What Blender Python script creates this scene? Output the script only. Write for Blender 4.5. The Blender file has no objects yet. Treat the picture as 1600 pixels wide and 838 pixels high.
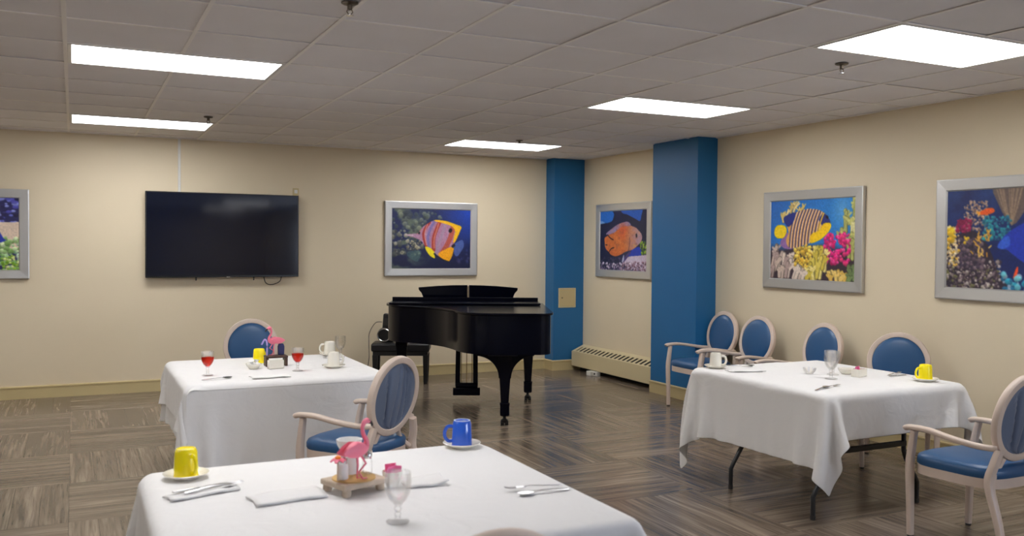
import bpy, math, random
import numpy as np
from mathutils import Vector, Matrix

C = bpy.context.scene.collection
sc = bpy.context.scene

# ------------------------------------------------------------------ camera, sky, exposure
CAM_H = 1.602
F_PX, YAW, PITCH, ROLL = 1404.6, 0.453914, -0.0240893, 0.00850585
fw = np.array([math.sin(YAW)*math.cos(PITCH), math.cos(YAW)*math.cos(PITCH), math.sin(PITCH)])
rt = np.array([math.cos(YAW), -math.sin(YAW), 0.0])
up = np.cross(rt, fw)
rt2 = rt*math.cos(ROLL) + up*math.sin(ROLL)
up2 = -rt*math.sin(ROLL) + up*math.cos(ROLL)
cd = bpy.data.cameras.new('camera')
cam = bpy.data.objects.new('camera', cd)
C.objects.link(cam)
cam.matrix_world = Matrix(((rt2[0], up2[0], -fw[0], 0), (rt2[1], up2[1], -fw[1], 0), (rt2[2], up2[2], -fw[2], CAM_H), (0, 0, 0, 1)))
cd.sensor_fit = 'HORIZONTAL'; cd.sensor_width = 36; cd.lens = 36*F_PX/1600
cd.clip_start = 0.05
cd.dof.use_dof = True; cd.dof.focus_distance = 6.8; cd.dof.aperture_fstop = 3.2
sc.camera = cam

EXPOSURE = 1.20
LAMP = 6.5            # emission of the troffer diffusers
SKY = 7.5             # daylight outside the windows behind the camera
w = bpy.data.worlds.new('sky'); sc.world = w; w.use_nodes = True
w.node_tree.nodes['Background'].inputs[0].default_value = (0.66, 0.78, 1.0, 1)
w.node_tree.nodes['Background'].inputs[1].default_value = SKY
sc.view_settings.view_transform = 'Standard'
sc.view_settings.look = 'None'
sc.view_settings.gamma = 1
sc.view_settings.use_curve_mapping = False
sc.view_settings.exposure = EXPOSURE
sc.cycles.use_denoising = True
sc.cycles.max_bounces = 10
sc.cycles.diffuse_bounces = 6
sc.cycles.glossy_bounces = 5
sc.cycles.transmission_bounces = 8
sc.cycles.transparent_max_bounces = 12
sc.cycles.caustics_reflective = False
sc.cycles.caustics_refractive = False
sc.cycles.sample_clamp_indirect = 6

# ------------------------------------------------------------------ materials
def lin(c):
    return tuple(((v/255/12.92) if v/255 <= 0.04045 else ((v/255+0.055)/1.055)**2.4) for v in c)

def mat(name, col, rough=0.6, metal=0.0, bump=0.0, scale=40.0, var=0.0, vscale=6.0, coat=0.0, sheen=0.0, spec=0.5, stretch=None):
    m = bpy.data.materials.new(name); m.use_nodes = True
    nt = m.node_tree; b = nt.nodes['Principled BSDF']
    c = lin(col) + (1,)
    b.inputs['Base Color'].default_value = c
    b.inputs['Roughness'].default_value = rough
    b.inputs['Metallic'].default_value = metal
    b.inputs['Specular IOR Level'].default_value = spec
    if coat: b.inputs['Coat Weight'].default_value = coat; b.inputs['Coat Roughness'].default_value = 0.06
    if sheen: b.inputs['Sheen Weight'].default_value = sheen
    tc = nt.nodes.new('ShaderNodeTexCoord'); src = tc.outputs['Object']
    if stretch:
        mp = nt.nodes.new('ShaderNodeMapping'); mp.inputs['Scale'].default_value = stretch
        nt.links.new(src, mp.inputs['Vector']); src = mp.outputs['Vector']
    if bump:
        n = nt.nodes.new('ShaderNodeTexNoise'); n.inputs['Scale'].default_value = scale; n.inputs['Detail'].default_value = 4
        bp = nt.nodes.new('ShaderNodeBump'); bp.inputs['Strength'].default_value = bump; bp.inputs['Distance'].default_value = 0.004
        nt.links.new(src, n.inputs['Vector']); nt.links.new(n.outputs['Fac'], bp.inputs['Height'])
        nt.links.new(bp.outputs['Normal'], b.inputs['Normal'])
    if name.endswith('linen'):        # soft broad wrinkles under the weave
        n3 = nt.nodes.new('ShaderNodeTexNoise'); n3.inputs['Scale'].default_value = 5.5; n3.inputs['Detail'].default_value = 3; n3.inputs['Distortion'].default_value = 1.2
        b3 = nt.nodes.new('ShaderNodeBump'); b3.inputs['Strength'].default_value = 0.35; b3.inputs['Distance'].default_value = 0.02
        nt.links.new(src, n3.inputs['Vector']); nt.links.new(n3.outputs['Fac'], b3.inputs['Height']); nt.links.new(b3.outputs['Normal'], bp.inputs['Normal'])
    if var:
        n = nt.nodes.new('ShaderNodeTexNoise'); n.inputs['Scale'].default_value = vscale; n.inputs['Detail'].default_value = 3
        r = nt.nodes.new('ShaderNodeValToRGB')
        r.color_ramp.elements[0].position = 0.3; r.color_ramp.elements[1].position = 0.7
        r.color_ramp.elements[0].color = tuple(v*(1-var) for v in c[:3]) + (1,)
        r.color_ramp.elements[1].color = tuple(min(1, v*(1+var)) for v in c[:3]) + (1,)
        nt.links.new(src, n.inputs['Vector']); nt.links.new(n.outputs['Fac'], r.inputs['Fac'])
        nt.links.new(r.outputs['Color'], b.inputs['Base Color'])
    return m

def emit(name, col, strength):
    m = bpy.data.materials.new(name); m.use_nodes = True
    b = m.node_tree.nodes['Principled BSDF']
    b.inputs['Base Color'].default_value = lin(col) + (1,)
    b.inputs['Emission Color'].default_value = lin(col) + (1,)
    b.inputs['Emission Strength'].default_value = strength
    return m

def glassy(name, col=(255, 255, 255), rough=0.0, ior=1.45):
    m = bpy.data.materials.new(name); m.use_nodes = True
    b = m.node_tree.nodes['Principled BSDF']
    b.inputs['Base Color'].default_value = lin(col) + (1,)
    b.inputs['Roughness'].default_value = rough
    b.inputs['IOR'].default_value = ior
    b.inputs['Transmission Weight'].default_value = 1
    # let lamp light through the thin glass instead of a black shadow
    nt = m.node_tree; tr = nt.nodes.new('ShaderNodeBsdfTransparent'); mx = nt.nodes.new('ShaderNodeMixShader')
    tr.inputs[0].default_value = lin(col) + (1,)
    mx.inputs[0].default_value = 0.78
    out = nt.nodes['Material Output']
    nt.links.new(b.outputs[0], mx.inputs[1]); nt.links.new(tr.outputs[0], mx.inputs[2]); nt.links.new(mx.outputs[0], out.inputs[0])
    return m

def plank_mat():
    m = bpy.data.materials.new('weathered_oak_plank'); m.use_nodes = True
    nt = m.node_tree; b = nt.nodes['Principled BSDF']; L = nt.links.new
    tc = nt.nodes.new('ShaderNodeTexCoord'); oi = nt.nodes.new('ShaderNodeObjectInfo'); ge = nt.nodes.new('ShaderNodeNewGeometry')
    ad = nt.nodes.new('ShaderNodeMath'); ad.operation = 'ADD'; L(oi.outputs['Random'], ad.inputs[0]); L(ge.outputs['Random Per Island'], ad.inputs[1])
    w_ = nt.nodes.new('ShaderNodeMath'); w_.operation = 'MULTIPLY'; w_.inputs[1].default_value = 53.0; L(ad.outputs[0], w_.inputs[0])
    mp = nt.nodes.new('ShaderNodeMapping'); mp.inputs['Scale'].default_value = (0.8, 15, 1); L(tc.outputs['Object'], mp.inputs['Vector'])
    n = nt.nodes.new('ShaderNodeTexNoise'); n.noise_dimensions = '4D'; n.inputs['Scale'].default_value = 1.5; n.inputs['Detail'].default_value = 6; n.inputs['Roughness'].default_value = 0.62; n.inputs['Distortion'].default_value = 0.6
    L(mp.outputs[0], n.inputs['Vector']); L(w_.outputs[0], n.inputs['W'])
    r = nt.nodes.new('ShaderNodeValToRGB'); e = r.color_ramp.elements
    e[0].position = 0.34; e[0].color = lin((92, 81, 71)) + (1,)
    e[1].position = 0.72; e[1].color = lin((158, 142, 124)) + (1,)
    k = e.new(0.5); k.color = lin((124, 110, 96)) + (1,)
    L(n.outputs['Fac'], r.inputs['Fac'])
    fr = nt.nodes.new('ShaderNodeMath'); fr.operation = 'FRACT'; L(w_.outputs[0], fr.inputs[0])
    mr = nt.nodes.new('ShaderNodeMapRange'); mr.inputs[3].default_value = 0.78; mr.inputs[4].default_value = 1.14; L(fr.outputs[0], mr.inputs[0])
    hs = nt.nodes.new('ShaderNodeHueSaturation'); L(r.outputs['Color'], hs.inputs['Color']); L(mr.outputs[0], hs.inputs['Value'])
    mp2 = nt.nodes.new('ShaderNodeMapping'); mp2.inputs['Scale'].default_value = (1.2, 46, 1); L(tc.outputs['Object'], mp2.inputs['Vector'])
    n2 = nt.nodes.new('ShaderNodeTexNoise'); n2.noise_dimensions = '4D'; n2.inputs['Scale'].default_value = 1.6; n2.inputs['Detail'].default_value = 3; n2.inputs['Distortion'].default_value = 0.4
    L(mp2.outputs[0], n2.inputs['Vector']); L(w_.outputs[0], n2.inputs['W'])
    r2 = nt.nodes.new('ShaderNodeMapRange'); r2.inputs[1].default_value = 0.34; r2.inputs[2].default_value = 0.52; r2.inputs[3].default_value = 0.62; r2.inputs[4].default_value = 1.0; L(n2.outputs['Fac'], r2.inputs[0])
    mxc = nt.nodes.new('ShaderNodeMix'); mxc.data_type = 'RGBA'; mxc.blend_type = 'MULTIPLY'; mxc.inputs[0].default_value = 1.0
    L(hs.outputs[0], mxc.inputs[6]); L(r2.outputs[0], mxc.inputs[7]); L(mxc.outputs[2], b.inputs['Base Color'])
    b.inputs['Roughness'].default_value = 0.2
    b.inputs['Specular IOR Level'].default_value = 0.35
    bp = nt.nodes.new('ShaderNodeBump'); bp.inputs['Strength'].default_value = 0.12; bp.inputs['Distance'].default_value = 0.002
    L(n.outputs['Fac'], bp.inputs['Height']); L(bp.outputs[0], b.inputs['Normal'])
    return m

def print_mat():
    m = bpy.data.materials.new('picture_print'); m.use_nodes = True
    nt = m.node_tree; b = nt.nodes['Principled BSDF']
    a = nt.nodes.new('ShaderNodeVertexColor'); a.layer_name = 'ink'
    nt.links.new(a.outputs[0], b.inputs['Base Color'])
    b.inputs['Roughness'].default_value = 0.4
    return m

M = dict(
    wall=mat('cream_wall_paint', (226, 212, 184), 0.55, bump=0.10, scale=160, var=0.02, vscale=1.2),
    blue=mat('blue_pillar_paint', (26, 104, 160), 0.5, bump=0.10, scale=160),
    base=mat('tan_vinyl_base', (203, 186, 140), 0.45, var=0.03, vscale=3),
    tile=mat('acoustic_tile', (238, 236, 238), 0.95, bump=0.35, scale=220, var=0.03, vscale=1.2, spec=0.1),
    grid=mat('ceiling_grid_metal', (246, 243, 240), 0.5),
    dark=mat('dark_void', (30, 28, 26), 0.9),
    slab=mat('floor_joint', (70, 62, 56), 0.8),
    plank=plank_mat(),
    lamp=emit('troffer_diffuser', (250, 249, 249), LAMP),
    white_metal=mat('white_enamel', (225, 224, 220), 0.4),
    chrome=mat('chrome', (205, 205, 205), 0.18, 1.0),
    brass=mat('dull_bronze', (110, 100, 88), 0.35, 1.0),
    silver=mat('brushed_silver_frame', (208, 208, 207), 0.36, 0.75, bump=0.05, scale=60, stretch=(1, 1, 30)),
    print=print_mat(),
    tvblack=mat('tv_black_plastic', (10, 10, 13), 0.3),
    screen=mat('tv_screen', (8, 16, 36), 0.07, spec=0.5),
    piano=mat('black_piano_lacquer', (4, 6, 20), 0.17, spec=0.16),
    felt=mat('piano_inner_black', (5, 5, 7), 0.7),
    gold=mat('piano_brass', (150, 130, 92), 0.3, 1.0),
    leather=mat('black_bench_vinyl', (17, 17, 21), 0.4, bump=0.15, scale=120),
    ivory=mat('piano_key_white', (232, 228, 216), 0.25),
    cloth=mat('white_table_linen', (232, 231, 230), 0.85, bump=0.12, scale=260, sheen=0.15),
    cloth_warm=mat('ivory_table_linen', (236, 228, 196), 0.85, bump=0.12, scale=260, sheen=0.15),
    wood=mat('whitewashed_chair_wood', (216, 198, 184), 0.42, bump=0.05, scale=30, var=0.05, vscale=8, stretch=(1, 1, 0.2)),
    vinyl=mat('blue_chair_vinyl', (38, 84, 130), 0.38, bump=0.08, scale=180),
    pleat=mat('slate_blue_back_fabric', (98, 112, 138), 0.42, sheen=0.2, bump=0.1, scale=120),
    rubber=mat('dark_rubber', (40, 36, 34), 0.6),
    tabletop=mat('folding_table_top', (120, 100, 78), 0.5, var=0.08, vscale=5),
    tube=mat('black_table_steel', (15, 15, 18), 0.35),
    ceramic=mat('white_china', (236, 232, 220), 0.2, coat=0.4),
    yellow=mat('yellow_glaze', (255, 236, 0), 0.22, coat=0.4),
    bluemug=mat('cobalt_glaze', (28, 90, 206), 0.15, coat=0.5),
    unglazed=mat('pale_foot_ring', (196, 210, 228), 0.5),
    glass=glassy('clear_glass'),
    juice=glassy('red_juice', (240, 92, 50), 0.05, 1.33),
    steel=mat('cutlery_steel', (205, 205, 208), 0.2, 1.0),
    pink=mat('flamingo_pink', (242, 126, 150), 0.45),
    hotpink=mat('pink_packet', (248, 122, 176), 0.5),
    lilac=mat('lilac_ribbon', (176, 160, 226), 0.5),
    driftwood=mat('pale_driftwood', (196, 178, 158), 0.75, bump=0.3, scale=30, var=0.2, vscale=14),
    darkwood=mat('dark_brown_wood', (70, 46, 36), 0.5, var=0.15, vscale=12),
    tan=mat('tan_sand', (204, 168, 108), 0.85, bump=0.3, scale=160),
    black=mat('matte_black', (14, 13, 14), 0.5),
    orange=mat('orange_bloom', (246, 150, 30), 0.5),
    paper=mat('white_paper', (236, 236, 234), 0.8),
    panel=mat('beige_access_panel', (206, 188, 142), 0.45),
    heater=mat('cream_heater_enamel', (213, 199, 160), 0.42),
    navy=mat('navy_paper', (48, 52, 104), 0.6),
    red=mat('red_scrap', (190, 60, 60), 0.6),
)

# ------------------------------------------------------------------ mesh helpers
class MB:
    def __init__(s): s.v = []; s.f = []; s.mi = []; s.cur = 0
    def add(s, vs, fs):
        o = len(s.v); s.v += [tuple(map(float, p)) for p in vs]; s.f += [tuple(i+o for i in f) for f in fs]; s.mi += [s.cur]*len(fs); return s
    def box(s, x0, x1, y0, y1, z0, z1):
        vs = [(x, y, z) for z in (z0, z1) for y in (y0, y1) for x in (x0, x1)]
        return s.add(vs, [(0, 2, 3, 1), (4, 5, 7, 6), (0, 1, 5, 4), (2, 6, 7, 3), (0, 4, 6, 2), (1, 3, 7, 5)])
    def prism(s, poly, z0, z1, axis='z'):
        n = len(poly)
        def P(a, b, h): return (a, b, h) if axis == 'z' else ((a, h, b) if axis == 'y' else (h, a, b))
        vs = [P(a, b, z0) for a, b in poly] + [P(a, b, z1) for a, b in poly]
        fs = [tuple(range(n))[::-1], tuple(range(n, 2*n))] + [(i, (i+1) % n, n+(i+1) % n, n+i) for i in range(n)]
        return s.add(vs, fs)
    def rings(s, rings, closed=False, caps=True):
        n = len(rings[0]); vs = [p for r in rings for p in r]; fs = []
        R = len(rings)
        for i in range(R if closed else R-1):
            a, b = i*n, ((i+1) % R)*n
            for j in range(n):
                k = (j+1) % n; fs.append((a+j, a+k, b+k, b+j))
        if caps and not closed: fs += [tuple(range(n))[::-1], tuple(range((R-1)*n, R*n))]
        return s.add(vs, fs)
    def lathe(s, prof, seg=24, o=(0, 0, 0), cap=True):
        rings = [[(o[0]+r*math.cos(2*math.pi*k/seg), o[1]+r*math.sin(2*math.pi*k/seg), o[2]+z) for k in range(seg)] for r, z in prof]
        return s.rings(rings, caps=cap)
    def sweep(s, pts, ra, rb=None, upv=(0, 0, 1), seg=10, sq=2.0, closed=False, caps=True):
        pts = [np.array(p, float) for p in pts]; N = len(pts); U = np.array(upv, float)
        ra = [ra]*N if np.isscalar(ra) else list(ra); rb = ra if rb is None else ([rb]*N if np.isscalar(rb) else list(rb))
        rings = []
        for i, p in enumerate(pts):
            a = pts[(i-1) % N] if (closed or i) else p; b = pts[(i+1) % N] if (closed or i < N-1) else p
            t = b-a; t /= np.linalg.norm(t)+1e-12
            sd = np.cross(U, t)
            if np.linalg.norm(sd) < 1e-3: sd = np.cross((0.0, 1.0, 0.01), t)
            sd /= np.linalg.norm(sd); nn = np.cross(t, sd)
            ring = []
            for k in range(seg):
                q = 2*math.pi*(k+0.5)/seg; c, d = math.cos(q), math.sin(q)
                c = math.copysign(abs(c)**(2/sq), c); d = math.copysign(abs(d)**(2/sq), d)
                ring.append(p + sd*c*ra[i] + nn*d*rb[i])
            rings.append(ring)
        return s.rings(rings, closed=closed, caps=caps)
    def tube(s, a, b, r, seg=10): return s.sweep([a, b], r, seg=seg)
    def build(s, name, m, parent=None, smooth=True, bevel=0, loc=None, sub=0, solid=0, angle=40):
        me = bpy.data.meshes.new(name); me.from_pydata(s.v, [], s.f)
        for x in (m if isinstance(m, (list, tuple)) else [m]): me.materials.append(x)
        if isinstance(m, (list, tuple)): me.polygons.foreach_set('material_index', s.mi)
        if smooth:
            me.polygons.foreach_set('use_smooth', [True]*len(me.polygons)); me.set_sharp_from_angle(angle=math.radians(angle))
        me.update()
        o = bpy.data.objects.new(name, me); C.objects.link(o)
        if parent: o.parent = parent
        if loc: o.location = loc
        if solid: md = o.modifiers.new('solid', 'SOLIDIFY'); md.thickness = solid; md.offset = 0
        if bevel: md = o.modifiers.new('bevel', 'BEVEL'); md.width = bevel; md.segments = 2; md.limit_method = 'ANGLE'
        if sub: md = o.modifiers.new('sub', 'SUBSURF'); md.levels = sub; md.render_levels = sub
        return o

def smooth_path(pts, n=6, closed=False):
    P = [np.array(p, float) for p in pts]; out = []; N = len(P)
    for i in range(N if closed else N-1):
        p0 = P[(i-1) % N] if (closed or i) else P[i]; p1 = P[i]; p2 = P[(i+1) % N]; p3 = P[(i+2) % N] if (closed or i+2 < N) else P[(i+1) % N]
        for k in range(n):
            t = k/n
            out.append(0.5*((2*p1)+(-p0+p2)*t+(2*p0-5*p1+4*p2-p3)*t*t+(-p0+3*p1-3*p2+p3)*t**3))
    if not closed: out.append(P[-1])
    return out

def tag(o, label, cat, group=None):
    o['label'] = label; o['category'] = cat
    if group: o['group'] = group
    return o
def thing(name, label, cat, loc=(0, 0, 0), rz=0, group=None):
    o = bpy.data.objects.new(name, None); C.objects.link(o); o.empty_display_size = 0.1
    o.location = loc; o.rotation_euler = (0, 0, rz)
    return tag(o, label, cat, group)
def structure(o): o['kind'] = 'structure'; return o
def dup(root, loc, rz, label, group=None):
    r = root.copy(); C.objects.link(r); r.location = loc; r.rotation_euler = (0, 0, rz); r['label'] = label
    if group: r['group'] = group
    for ch in list(root.children):
        c = ch.copy(); C.objects.link(c); c.parent = r
        for g in ch.children:
            d = g.copy(); C.objects.link(d); d.parent = c
    return r

# ------------------------------------------------------------------ room
CEIL, YB, XR = 2.743, 10.405, 6.011          # ceiling height, back wall, right wall
XL, YF = -7.0, -11.5                         # left wall and the far wall behind the camera
rnd = random.Random(4)

structure(MB().box(XL-0.1, XR+0.1, YB, YB+0.12, -0.05, CEIL+0.08).build('wall_back', M['wall'], smooth=False))
structure(MB().box(XL-0.12, XL, YF-0.1, YB, -0.05, CEIL+0.08).build('wall_left', M['wall'], smooth=False))
structure(MB().box(XL-0.1, XR+0.1, YF-0.12, YF, -0.05, CEIL+0.08).build('wall_front', M['wall'], smooth=False))
# the right wall has a row of windows beside and behind the camera, all outside the photo
WIN = [(-2.9, -0.5), (-5.6, -3.2)]; WZ0, WZ1 = 0.75, 2.35
mb = MB(); ys = [YB] + [v for q in WIN for v in q[::-1]] + [YF-0.1]
for i in range(0, len(ys), 2): mb.box(XR, XR+0.12, ys[i+1], ys[i], -0.05, CEIL+0.08)
for q0, q1 in WIN: mb.box(XR, XR+0.12, q0, q1, -0.05, WZ0); mb.box(XR, XR+0.12, q0, q1, WZ1, CEIL+0.08)
structure(mb.build('wall_right', M['wall'], smooth=False))
for k, (a, b) in enumerate(WIN):
    f = MB(); x0, x1 = XR+0.02, XR+0.09
    f.box(x0, x1, a, a+0.05, WZ0, WZ1); f.box(x0, x1, b-0.05, b, WZ0, WZ1)
    f.box(x0, x1, a+0.05, b-0.05, WZ0, WZ0+0.05); f.box(x0, x1, a+0.05, b-0.05, WZ1-0.05, WZ1)
    f.box(x0, x1, (a+b)/2-0.025, (a+b)/2+0.025, WZ0+0.05, WZ1-0.05)
    wo = structure(f.build('window_%d' % (k+1), M['white_metal'], smooth=False))
    for c0, c1 in ((a+0.05, (a+b)/2-0.025), ((a+b)/2+0.025, b-0.05)):
        MB().box(XR+0.056, XR+0.06, c0, c1, WZ0+0.05, WZ1-0.05).build('pane', M['glass'], wo, smooth=False)
    ld = bpy.data.lights.new('window_daylight', 'AREA'); ld.shape = 'RECTANGLE'; ld.size = WZ1-WZ0; ld.size_y = b-a; ld.cycles.is_portal = True
    lo = bpy.data.objects.new('window_daylight', ld); C.objects.link(lo); lo.location = (XR+0.13, (a+b)/2, (WZ0+WZ1)/2); lo.rotation_euler = (0, math.pi/2, 0)

# ---- floor: square blocks of six planks, laid basket-weave
floor = structure(MB().box(XL, XR, YF, YB, -0.06, -0.006).build('floor', M['slab'], smooth=False))
BLK, FX, FY = 0.932, -0.03, 5.70
PW = BLK/6
def plank_mesh():
    g = 0.0005; b = 0.0008; x, y = BLK/2-g, PW/2-g
    v = [(-x, -y, -0.006), (x, -y, -0.006), (x, y, -0.006), (-x, y, -0.006), (-x, -y, -b), (x, -y, -b), (x, y, -b), (-x, y, -b),
         (-x+b, -y+b, 0), (x-b, -y+b, 0), (x-b, y-b, 0), (-x+b, y-b, 0)]
    f = [(0, 1, 5, 4), (1, 2, 6, 5), (2, 3, 7, 6), (3, 0, 4, 7), (4, 5, 9, 8), (5, 6, 10, 9), (6, 7, 11, 10), (7, 4, 8, 11), (8, 9, 10, 11)]
    return v, f
pv, pf = plank_mesh()
pme = bpy.data.meshes.new('plank'); pme.from_pydata(pv, [], pf); pme.materials.append(M['plank']); pme.update()
planks = []
for i in range(-8, 8):
    for j in range(-20, 7):
        horiz = (i + j) % 2 == 0
        for k in range(6):
            o = (k-2.5)*PW; cx = FX+(i+0.5)*BLK; cy = FY+(j+0.5)*BLK
            planks.append((cx, cy+o, 0) if horiz else (cx+o, cy, 1))
def seen(x, y):
    d = np.array([x, y, -CAM_H]); z = d @ fw
    if z < 0.5: return False
    return abs(F_PX*(d @ rt2)/z) < 900 and F_PX*(d @ up2)/z > -520
def ext(p): return (BLK/2, PW/2) if p[2] == 0 else (PW/2, BLK/2)
planks = [p for p in planks if XL < p[0]+ext(p)[0] and p[0]-ext(p)[0] < XR-0.004 and YF < p[1]+ext(p)[1] and p[1]-ext(p)[1] < YB-0.004]
UNDER = [(0.35, 1.45, 2.45, 3.2)]           # wholly hidden under the front tablecloth
def covered(p): return any(a < p[0] < b and c < p[1] < d for a, b, c, d in UNDER)
vis = sorted([p for p in planks if seen(p[0], p[1]) and not covered(p)], key=lambda p: p[0]**2+p[1]**2)
single = vis[:300]; sset = set(single)
for x, y, r in single:
    hx, hy = ext((x, y, r)); me_ = pme
    if x+hx > XR or x-hx < XL or y+hy > YB or y-hy < YF:        # a plank cut to fit at the wall
        cv = [(a, b, c) if r == 0 else (-b, a, c) for a, b, c in pv]
        cv = [(min(max(a, XL-x), XR-x), min(max(b, YF-y), YB-y), c) for a, b, c in cv]
        if r: cv = [(b, -a, c) for a, b, c in cv]
        me_ = bpy.data.meshes.new('plank'); me_.from_pydata(cv, [], pf); me_.materials.append(M['plank'])
    o = bpy.data.objects.new('plank', me_); C.objects.link(o); o.parent = floor; o.location = (x, y, rnd.uniform(-0.0004, 0)); o.rotation_euler = (0, 0, r*math.pi/2)
for r in (0, 1):
    mb = MB()
    for x, y, q in planks:
        if q == r and (x, y, q) not in sset:
            px, py = (x, y) if r == 0 else (y, -x)
            v = [(a+px, b+py, c) for a, b, c in pv]
            # keep the cut planks inside the walls
            if r == 0: v = [(min(max(a, XL), XR), min(max(b, YF), YB), c) for a, b, c in v]
            else: v = [(min(max(a, YF), YB), min(max(b, -XR), -XL), c) for a, b, c in v]
            mb.add(v, pf)
    o = mb.build('far_planks', M['plank'], floor, smooth=False); o['kind'] = 'stuff'; o.rotation_euler = (0, 0, r*math.pi/2)

# ---- ceiling: lay-in tiles in a metal grid
ceiling = structure(MB().box(XL, XR, YF, YB, CEIL+0.05, CEIL+0.09).build('ceiling', M['dark'], smooth=False))
TP, GX, GY = 0.63, -0.04, 5.745
LIGHTS = [(0, 0), (0, 5), (6, 5), (6, 0), (6, -4), (0, -4), (-6, 5), (-6, 0), (-6, -4), (6, -18), (6, -25), (-6, -15), (0, -15)]      # cell of each two-tile troffer; unseen far-left column added to brighten that side
taken = {(a+d, b) for a, b in LIGHTS for d in (0, 1)}
tv = MB(); h = TP/2-0.004
tme_mb = MB(); tme_mb.add([(-h, -h, 0.016), (h, -h, 0.016), (h, h, 0.016), (-h, h, 0.016), (-h, -h, 0.001), (h, -h, 0.001), (h, h, 0.001), (-h, h, 0.001)],
    [(0, 1, 2, 3), (7, 6, 5, 4), (0, 4, 5, 1), (1, 5, 6, 2), (2, 6, 7, 3), (3, 7, 4, 0)])
tme = bpy.data.meshes.new('ceiling_tile'); tme.from_pydata(tme_mb.v, [], tme_mb.f); tme.materials.append(M['tile'])
rest = MB()
for i in range(-12, 10):
    for j in range(-28, 8):
        if (i, j) in taken: continue
        x0, y0 = GX+i*TP, GY+j*TP
        a0, a1, b0, b1 = max(x0, XL), min(x0+TP, XR), max(y0, YF), min(y0+TP, YB)
        if a1-a0 < 0.02 or b1-b0 < 0.02: continue
        cx, cy = (a0+a1)/2, (b0+b1)/2
        d = np.array([cx, cy, CEIL-CAM_H]); z = d @ fw
        vis_ = z > 1 and abs(F_PX*(d @ rt2)/z) < 950 and F_PX*(d @ up2)/z < 520
        if vis_:
            o = bpy.data.objects.new('ceiling_tile', tme); C.objects.link(o); o.parent = ceiling; o.location = (cx, cy, CEIL+rnd.uniform(0, 0.003))
            o.scale = ((a1-a0)/TP, (b1-b0)/TP, 1); o.rotation_euler = (rnd.uniform(-.003, .003), rnd.uniform(-.003, .003), 0)
        else: rest.box(a0+.004, a1-.004, b0+.004, b1-.004, CEIL+0.001, CEIL+0.016)
o = rest.build('far_ceiling_tiles', M['tile'], ceiling, smooth=False); o['kind'] = 'stuff'
for i in range(-11, 11):
    x = GX+i*TP
    if not XL < x < XR: continue
    cuts = sorted([(GY+b*TP, GY+(b+1)*TP) for a, b in LIGHTS if i == a+1]); y = YF; segs = []
    for c0, c1 in cuts: segs.append((y, c0)); y = c1
    segs.append((y, YB))
    for s0, s1 in segs:
        if s1-s0 > 0.05: MB().box(x-0.011, x+0.011, s0, s1, CEIL-0.004, CEIL+0.0005).build('grid_bar', M['grid'], ceiling, smooth=False)
for j in range(-27, 8):
    y = GY+j*TP
    if YF < y < YB: MB().box(XL, XR, y-0.011, y+0.011, CEIL-0.0035, CEIL+0.0004).build('grid_bar', M['grid'], ceiling, smooth=False)
MB().box(XL, XR-0.0, YB-0.022, YB, CEIL-0.004, CEIL+0.002).build('wall_angle', M['grid'], ceiling, smooth=False)
MB().box(XR-0.022, XR, YF, YB, CEIL-0.004, CEIL+0.002).build('wall_angle', M['grid'], ceiling, smooth=False)

LLAB = ['long white ceiling light panel at the upper left, the larger of two there',
        'thin white ceiling light panel closest to the television wall on the left',
        'flat white ceiling light panel above the black grand piano',
        'white ceiling light panel between the one over the piano and the largest one',
        'flat white ceiling light panel at the upper right, the largest and nearest']
for k, (a, b) in enumerate(LIGHTS):
    lab = LLAB[k] if k < 5 else 'unseen flat white ceiling light panel, out of view'
    t = thing('ceiling_light', lab, 'ceiling light', (GX+(a+1)*TP, GY+(b+0.5)*TP, CEIL), 0, 'ceiling light panels')
    f = MB(); X, Y = TP-0.012, TP/2-0.012; ix, iy = X-0.022, Y-0.012
    f.box(-X, X, -Y, -iy, -0.006, 0.03); f.box(-X, X, iy, Y, -0.006, 0.03); f.box(-X, -ix, -iy, iy, -0.006, 0.03); f.box(ix, X, -iy, iy, -0.006, 0.03)
    f.build('frame', M['white_metal'], t, smooth=False)
    MB().box(-ix, ix, -iy, iy, -0.002, 0.02).build('diffuser', M['lamp'], t, smooth=False)

# ---- pillars and baseboards
def pillar(x0, x1, y0, y1):
    p = structure(MB().box(x0, x1, y0, y1, 0, CEIL+0.02).build('pillar', M['blue'], smooth=False))
    f = MB(); t = 0.014
    prof = [(0, 0), (t, 0), (t, 0.108), (t+0.006, 0.112), (t+0.006, 0.124), (0.004, 0.132), (0, 0.132)]
    for a, z in ():
        pass
    rings = []
    for a, z in prof:
        rings.append([(x0-a, y1, z), (x0-a, y0-a, z), (x1, y0-a, z)])
    vs = [q for r in rings for q in r]; fs = []
    for i in range(len(prof)-1):
        for j in range(2): fs.append((i*3+j, i*3+j+1, (i+1)*3+j+1, (i+1)*3+j))
    f.add(vs, fs); f.build('baseboard', M['base'], p)
    return p
PIL1 = pillar(5.566, XR, 10.18, YB)
PIL2 = pillar(5.76, XR, 7.478, 8.273)
def baseboard(name, a, b, n):
    t = 0.014; prof = [(0, 0), (t, 0), (t, 0.108), (t+0.006, 0.112), (t+0.006, 0.124), (0.004, 0.132), (0, 0.132)]
    rings = [[(e[0]+n[0]*q, e[1]+n[1]*q, z) for q, z in prof] for e in (a, b)]
    structure(MB().rings(rings).build(name, M['base']))
baseboard('baseboard_back', (XL, YB), (5.566, YB), (0, -1))
baseboard('baseboard_right', (XR, 7.478), (XR, YF), (-1, 0))
baseboard('baseboard_left', (XL, YF), (XL, YB), (1, 0))
baseboard('baseboard_front', (XL, YF), (XR, YF), (0, 1))

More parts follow.
